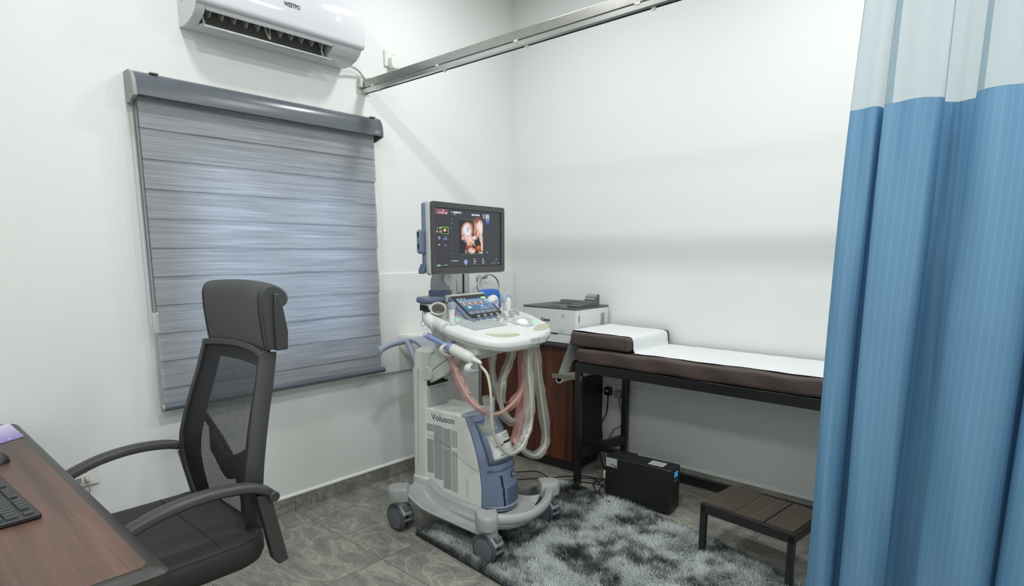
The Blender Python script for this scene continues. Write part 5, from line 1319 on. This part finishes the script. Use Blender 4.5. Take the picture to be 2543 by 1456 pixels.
fcord('black cord arching over the tiles from the ultrasound machine to the couch leg', [(.50, -.62, .004), (.60, -.60, .03), (.70, -.56, .045), (.80, -.55, .02), (.86, -.50, .004), (.885, -.42, .004), (.95, -.34, .004), (1.06, -.30, .004), (1.18, -.38, .004)])
fcord('black cord lying along the foot of the walnut cabinet', [(.62, -.66, .004), (.74, -.52, .004), (.83, -.40, .004), (.92, -.33, .004), (1.0, -.36, .004), (1.09, -.42, .004), (1.175, -.43, .004)])
fcord('black cord looping up to the white plug behind the power unit', [(.80, -.62, .012), (.88, -.53, .004), (.99, -.49, .004), (1.07, -.53, .004), (1.12, -.565, .004), (1.165, -.58, .012), (1.20, -.60, .03), (1.17, -.575, .03), (1.125, -.53, .03), (1.13, -.47, .07), (1.150, -.432, .10), (1.158, -.418, .118)])
fcord('black cord curling past the lower corner of the power unit', [(1.02, -.33, .004), (1.00, -.40, .004), (1.06, -.47, .004), (1.13, -.55, .004), (1.19, -.60, .02), (1.25, -.615, .03)])
fcord('black cord crossing straight behind the front couch leg', [(.72, -.60, .004), (.84, -.47, .004), (.96, -.42, .006), (1.08, -.39, .008), (1.17, -.40, .008)])
gs = MB(); gs.box((.760, -.345, .0), (.828, -.342, .014), rot=Matrix.Rotation(.1, 3, 'Z')); tag(gs.build('paper_scrap', M['green']), 'green scrap of paper at the foot of the walnut cabinet', 'paper')

# ================================================================== DESK
dk = thing('office_desk', 'walnut-topped office desk with dark rounded edge in the near left corner', 'desk', (.83, -3.35, 0))
DX0, DX1, DY0, DY1 = .045, 1.628, -3.80, -2.893
top = [(DX0 + .03, DY1), (DX1 - .012, DY1), (DX1, DY1 - .012), (DX1, DY0), (DX0, DY0), (DX0, DY1 - .035)]
cx0, cy0 = sum(p[0] for p in top) / 6, sum(p[1] for p in top) / 6
def ins(d): return [(x + (d if x < .8 else -d), y + (-d if y > -3.3 else d)) for x, y in top]
eb = MB(); eb.loft([[(x, y, .712) for x, y in ins(.008)], [(x, y, .718) for x, y in top], [(x, y, .736) for x, y in top], [(x, y, .747) for x, y in ins(.012)], [(x, y, .7495) for x, y in ins(.030)]]); eb.build('edge_band', M['deskedge'], dk, world=True)
tpb = MB(); tpb.loft([[(x, y, .748) for x, y in ins(.030)], [(x, y, .7505) for x, y in ins(.030)]]); tpb.build('desk_top', M['deskw'], dk, world=True)
MB().box((DX0 + .03, DY0 + .03, 0), (DX0 + .055, DY1 - .12, .712)).build('side_panel', M['deskedge'], dk, world=True)
MB().box((DX1 - .07, DY0 + .03, 0), (DX1 - .045, DY1 - .12, .712)).build('side_panel', M['deskedge'], dk, world=True)
MB().box((DX0 + .055, DY0 + .10, .25), (DX1 - .07, DY0 + .12, .712)).build('modesty_panel', M['deskw'], dk, world=True)

ky = thing('computer_keyboard', 'black computer keyboard near the edge of the walnut desk', 'keyboard', (1.168, -3.018, .7505), math.radians(3.0))
MB().prism([(.0, .0), (.0, -.20), (-.45, -.20), (-.45, .0)], 2, .001, .014).build('tray', M['kbd'], ky, bevel=.004)
# local frame: x runs left to right along the front edge, here pointing toward the room; rows run across
for r in range(6):
    off = [0, .004, .008, .012, .016, 0][r]
    for c_ in range(20):
        if r == 0 and c_ in (1, 6, 11, 16): continue
        x1 = -.010 - c_ * .0215; y1 = -.012 - r * .0295
        w2 = .0185
        if r == 5 and 10 <= c_ <= 15:
            if c_ > 10: continue
            w2 = .0185 + 5 * .0215
        if c_ == 16 and 0 < r < 5: continue
        kk = MB(); hx, hy = w2, .0255 if r else .020
        kk.loft([[(x1, y1, .0135), (x1, y1 - hy, .0135), (x1 - hx, y1 - hy, .0135), (x1 - hx, y1, .0135)], [(x1 - .001, y1 - .001, .0185), (x1 - .001, y1 - hy + .002, .0185), (x1 - hx + .001, y1 - hy + .002, .0185), (x1 - hx + .001, y1 - .001, .0185)]])
        if r * 20 + c_ < 100: kk.build('key', M['key'], ky)
ms_ = thing('computer_mouse', 'black computer mouse behind the keyboard at the left picture edge', 'mouse', (.575, -3.03, .7505), math.radians(15))
mm_ = MB()
def mouse(a, t):
    th = PI * t; u = -1 + 2 * a; wv = math.sqrt(max(0, 1 - u ** 4)); return (u * .054, .031 * wv * math.cos(th), .001 + (.036 - .008 * u) * wv * math.sin(th) ** .8)
mm_.surf(mouse, 20, 14); mm_.build('mouse_shell', M['kbd'], ms_, ang=180)
MB().tube([(.02, 0, .034), (.045, 0, .026)], .004, 8).build('scroll_wheel', M['mgrey'], ms_)
lf = thing('leaflet', 'glossy purple and white leaflet lying on the far end of the desk', 'leaflet', (.25, -2.95, .7508))
nl = 40; im = np.zeros((20, nl, 3)); yy, xx = np.mgrid[0:20, 0:nl]; q = np.clip((xx / (nl - 1)), 0, 1)[..., None]
im[:] = lin((214, 208, 236)) * (1 - q) + lin((104, 80, 172)) * q; im[:, -1] = lin((150, 130, 205))
for (a, b_, c_, d) in ((3, 5, 35, 36), (7, 8, 33, 35), (12, 13, 34, 36), (16, 17, 36, 37)): im[a:b_, c_:d] = lin((214, 206, 236))
LMAT = attr_mat('printed_leaflet', .18)
pixel_panel('printed_sheet', im, LMAT, lf, (-.105, -.078, .0012), (.96, .02, 0), (-.55, .95, 0), .245, .125)

# data socket on the window wall
lsk = thing('wall_socket', 'data socket low on the window wall under the chair arm', 'socket', (0, -2.69, .46))
MB().prism(rrect(-2.69, .459, .088, .080, .004), 0, 0, .012).build('face_plate', M['sock'], lsk, world=True, bevel=.002)
MB().prism(rrect(-2.70, .462, .062, .062, .003), 0, .0115, .0135).build('inner_plate', M['sock'], lsk, world=True, bevel=.001)
for y in (-2.717, -2.690): MB().box((.013, y - .009, .436), (.0145, y + .009, .458)).build('port', M['mgrey'], lsk, world=True)
MB().box((.013, -2.722, .476), (.0142, -2.688, .4775)).build('marking', M['ink'], lsk, world=True)
lc_ = thing('data_cable', 'grey cable plugged into the data socket on the window wall', 'cable', (.014, -2.690, .45))
MB().box((.0148, -2.697, .440), (.030, -2.683, .456)).build('connector', M['cable'], lc_, world=True, bevel=.002)
MB().tube(smooth_path([(.026, -2.690, .440), (.030, -2.688, .41), (.022, -2.695, .34), (.022, -2.72, .25), (.03, -2.76, .12), (.05, -2.80, .004)], 5), .0028, 8).build('cord', M['gcord'], lc_, world=True)

# ================================================================== OFFICE CHAIR
oc = thing('office_chair', 'black high-back office chair with mesh back, pushed up to the desk', 'chair', (.848, -2.66, 0))
OC = np.array([.848, -2.66, 0])
def cw_(mb, name, mat, parent=oc, **k): return mb.build(name, M[mat] if isinstance(mat, str) else mat, parent, world=True, **k)
# profile of the back: (z, y of the front face, half width)
BP = [(.480, -2.492, .215), (.53, -2.500, .235), (.60, -2.506, .262), (.66, -2.508, .280), (.72, -2.502, .282), (.80, -2.484, .272), (.88, -2.462, .258), (.96, -2.438, .245), (1.055, -2.414, .230)]
def bpf(z):
    zs = [p[0] for p in BP]; return float(np.interp(z, zs, [p[1] for p in BP])), float(np.interp(z, zs, [p[2] for p in BP]))
NZ = 40
for sgn in (-1, 1):
    rr = []
    for i in range(NZ + 1):
        z = .480 + (1.062 - .480) * i / NZ; y, hw = bpf(z); x = .848 + sgn * hw
        xi = x - sgn * .020
        rr.append([(xi, y - .002, z), (x - sgn * .004, y - .006, z), (x, y, z), (x + sgn * .002, y + .030, z), (x - sgn * .004, y + .048, z), (xi + sgn * .004, y + .044, z)])
    m_ = MB(); m_.loft(rr); cw_(m_, 'back_frame_rail', 'chairpl')
rr = []
for i in range(21):
    t = -1 + 2 * i / 20; y, hw = bpf(1.055); x = .848 + t * (hw - .004); yc = y + .030 * (1 - t * t); zc = 1.056 + .012 * (1 - t * t)
    rr.append([(x, yc - .006, zc - .010), (x, yc - .006, zc + .012), (x, yc + .030, zc + .012), (x, yc + .030, zc - .010)])
m_ = MB(); m_.loft(rr); cw_(m_, 'back_frame_top', 'chairpl', bevel=.003)
def meshpt(z, t, off=0.0):
    y, hw = bpf(z); dip = .034 * (1 - t * t)
    return (.848 + t * (hw - .014), y + .004 + dip + off, z)
m_ = MB(); m_.surf(lambda a, t: meshpt(.485 + (1.060 - .485) * a, -1 + 2 * t), 30, 20); cw_(m_, 'back_mesh', M['meshf'], ang=180)
# dark double-woven borders either side (seen as the wide dark strips)
for sgn, t0, t1 in ((-1, -1.0, -.60), (1, .72, 1.0)):
    m_ = MB(); m_.surf(lambda a, t, t0=t0, t1=t1: meshpt(.485 + (1.060 - .485) * a, t0 + (t1 - t0) * t, .002), 30, 6); cw_(m_, 'mesh_border', 'leather', ang=180)
m_ = MB(); m_.surf(lambda a, t: meshpt(1.012 + .048 * a, -1 + 2 * t, .002), 4, 16); cw_(m_, 'mesh_border', 'leather', ang=180)
# lumbar support with arms behind the mesh
m_ = MB(); m_.surf(lambda a, t: (.848 + (-.16 + .32 * t), bpf(.68)[0] + .060 + .006 * math.cos(t * PI * 2), .640 + .085 * a - .04 * math.sin(t * PI) + .05 * abs(t - .5)), 6, 14); cw_(m_, 'lumbar_pad', 'black', solid=.014)
m_ = MB(); m_.tube(smooth_path([(.848, -2.41, .40), (.848, -2.40, .50), (.848, -2.415, .60), (.848, -2.425, .66)], 5), .028, 12, flat=.6); cw_(m_, 'back_post', 'black')
m_ = MB(); m_.tube(smooth_path([(.62, -2.44, .80), (.72, -2.425, .72), (.848, -2.42, .64), (.98, -2.425, .72), (1.08, -2.44, .80)], 5), .014, 10, flat=.7); cw_(m_, 'back_strut', 'black')
# headrest cushion: a padded slab rolled back at the top
prof = smooth_path([(-2.402, 1.068, 0), (-2.408, 1.12, 0), (-2.414, 1.19, 0), (-2.412, 1.245, 0), (-2.396, 1.272, 0), (-2.368, 1.277, 0), (-2.340, 1.268, 0), (-2.318, 1.248, 0), (-2.316, 1.222, 0), (-2.335, 1.208, 0), (-2.352, 1.205, 0), (-2.358, 1.15, 0), (-2.358, 1.07, 0)], 4)
rr = []
for i in range(29):
    t = -1 + 2 * i / 28; e = max(0, (abs(t) - .88) / .12); k = 1 - .22 * e ** 2
    yc, zc = -2.368, 1.17
    dip = .020 * (1 - t * t); crown = .010 * (1 - t * t)
    rr.append([(.848 + t * .238, yc + (p.x - yc) * k + dip, zc + (p.y - zc) * (1 - .04 * e ** 2) + crown * (p.y > 1.2)) for p in prof])
m_ = MB(); m_.loft(rr); cw_(m_, 'headrest', 'leather', ang=50)
for sgn in (-1, 1):
    m_ = MB(); m_.tube([(.848 + sgn * .2125, p.x + .0035 * 0 + .020 * (1 - .797), p.y) for p in [q for q in prof][:24]], .0013, 5); cw_(m_, 'headrest_seam', 'slot')
    m_ = MB(); m_.prism([(-2.378, 1.070), (-2.338, 1.070), (-2.334, 1.13), (-2.345, 1.20), (-2.358, 1.250), (-2.372, 1.252), (-2.376, 1.20)], 0, .848 + sgn * .232, .848 + sgn * .252); cw_(m_, 'headrest_bracket', 'chairpl', bevel=.004)
# seat cushion
rr = []
def seatring(z, k, dz=0):
    P = rrect(.842, -2.690, .560 * k, .500 * k, .085 * k, 8); out = []
    for x, y in P:
        crown = .012 * (1 - ((x - .842) / .29) ** 2) if dz else 0
        out.append((x, y, z + crown + (.012 * max(0, (y + 2.55) / .1) if z > .44 else 0)))
    return out
m_ = MB(); m_.loft([seatring(.385, .90), seatring(.400, .965), seatring(.425, 1.0), seatring(.455, 1.0), seatring(.476, .975), seatring(.486, .93, 1), seatring(.490, .80, 1), seatring(.492, .5, 1), seatring(.493, .1, 1)]); cw_(m_, 'seat', 'seatf', ang=60)
m_ = MB(); m_.tube([(p[0], p[1], p[2] + .001) for p in seatring(.4745, .979)], .0016, 5, closed=True); cw_(m_, 'seat_piping', 'slot')
m_ = MB(); m_.tube([(.60, -2.60, .4985), (.72, -2.605, .5035), (.84, -2.61, .5055), (.97, -2.605, .5035), (1.09, -2.60, .4935)], .0014, 5); cw_(m_, 'seat_seam', 'slot')
m_ = MB(); m_.box((.64, -2.87, .36), (1.05, -2.50, .388)); cw_(m_, 'seat_pan', 'black', bevel=.01)
# loop arms
for sgn, lab in ((1, ''), (-1, '')):
    x = .848 + sgn * .312
    path = smooth_path([(x - sgn * .008, -2.452, .622), (x, -2.478, .652), (x + sgn * .002, -2.54, .676), (x + sgn * .002, -2.64, .686), (x, -2.74, .677), (x - sgn * .004, -2.82, .655), (x - sgn * .006, -2.875, .628), (x - sgn * .010, -2.905, .590)], 6)
    rr = []
    for i, p in enumerate(path):
        d = (path[min(i + 1, len(path) - 1)] - path[max(i - 1, 0)]).normalized(); nn = Vector((0, -d.z, d.y)); 
        if nn.z < 0: nn = -nn
        sxv = Vector((1, 0, 0)); hw, hh = .024, .015
        rr.append([p + sxv * a * hw + nn * b_ * hh for a, b_ in ((-1, -.5), (-1, .4), (-.75, .9), (-.3, 1), (.3, 1), (.75, .9), (1, .4), (1, -.5), (.6, -1), (-.6, -1))])
    m_ = MB(); m_.loft(rr); cw_(m_, 'armrest', 'chairpl', ang=50)
    m_ = MB(); m_.tube([(x - sgn * .030, -2.455, .628), (x + sgn * .026, -2.455, .628)], .017, 16); cw_(m_, 'arm_joint', 'chairpl', bevel=.003)
    m_ = MB(); m_.loft([[(x - sgn * .012, -2.505, .640), (x + sgn * .014, -2.505, .640), (x + sgn * .014, -2.462, .640), (x - sgn * .012, -2.462, .640)], [(x - sgn * .018, -2.465, .420), (x + sgn * .008, -2.465, .420), (x + sgn * .008, -2.415, .405), (x - sgn * .018, -2.415, .405)], [(x - sgn * .018, -2.445, .392), (x + sgn * .006, -2.445, .392), (x + sgn * .006, -2.410, .400), (x - sgn * .018, -2.410, .400)]]); cw_(m_, 'arm_support', 'chairpl', bevel=.003)
    m_ = MB(); m_.tube(smooth_path([(x - sgn * .012, -2.905, .590), (x - sgn * .03, -2.90, .52), (x - sgn * .07, -2.86, .42), (x - sgn * .11, -2.82, .375)], 5), .014, 8, flat=1.5); cw_(m_, 'arm_front_leg', 'chairpl')
# gas lift and star base
m_ = MB(); m_.lathe([(.028, .10), (.028, .26), (.018, .26), (.018, .36), (.045, .36), (.06, .37)], (.848, -2.68, 0), (0, 0, 1), 20); cw_(m_, 'gas_lift', 'black')
for k in range(5):
    a = 2 * PI * k / 5 + .3; c_, s_ = math.cos(a), math.sin(a)
    m_ = MB(); m_.tube([(.848 + c_ * .03, -2.68 + s_ * .03, .115), (.848 + c_ * .18, -2.68 + s_ * .18, .10), (.848 + c_ * .30, -2.68 + s_ * .30, .075)], [.026, .021, .016], 10, flat=.8); lg = cw_(m_, 'base_leg', 'black')
    m_ = MB(); px_, py_ = .848 + c_ * .30, -2.68 + s_ * .30
    m_.tube([(px_ - s_ * .022, py_ + c_ * .022, .0275), (px_ + s_ * .022, py_ - c_ * .022, .0275)], .0275, 18); m_.xf(Matrix.Translation((-OC[0], -OC[1], 0))); m_.build('base_caster', M['black'], lg)
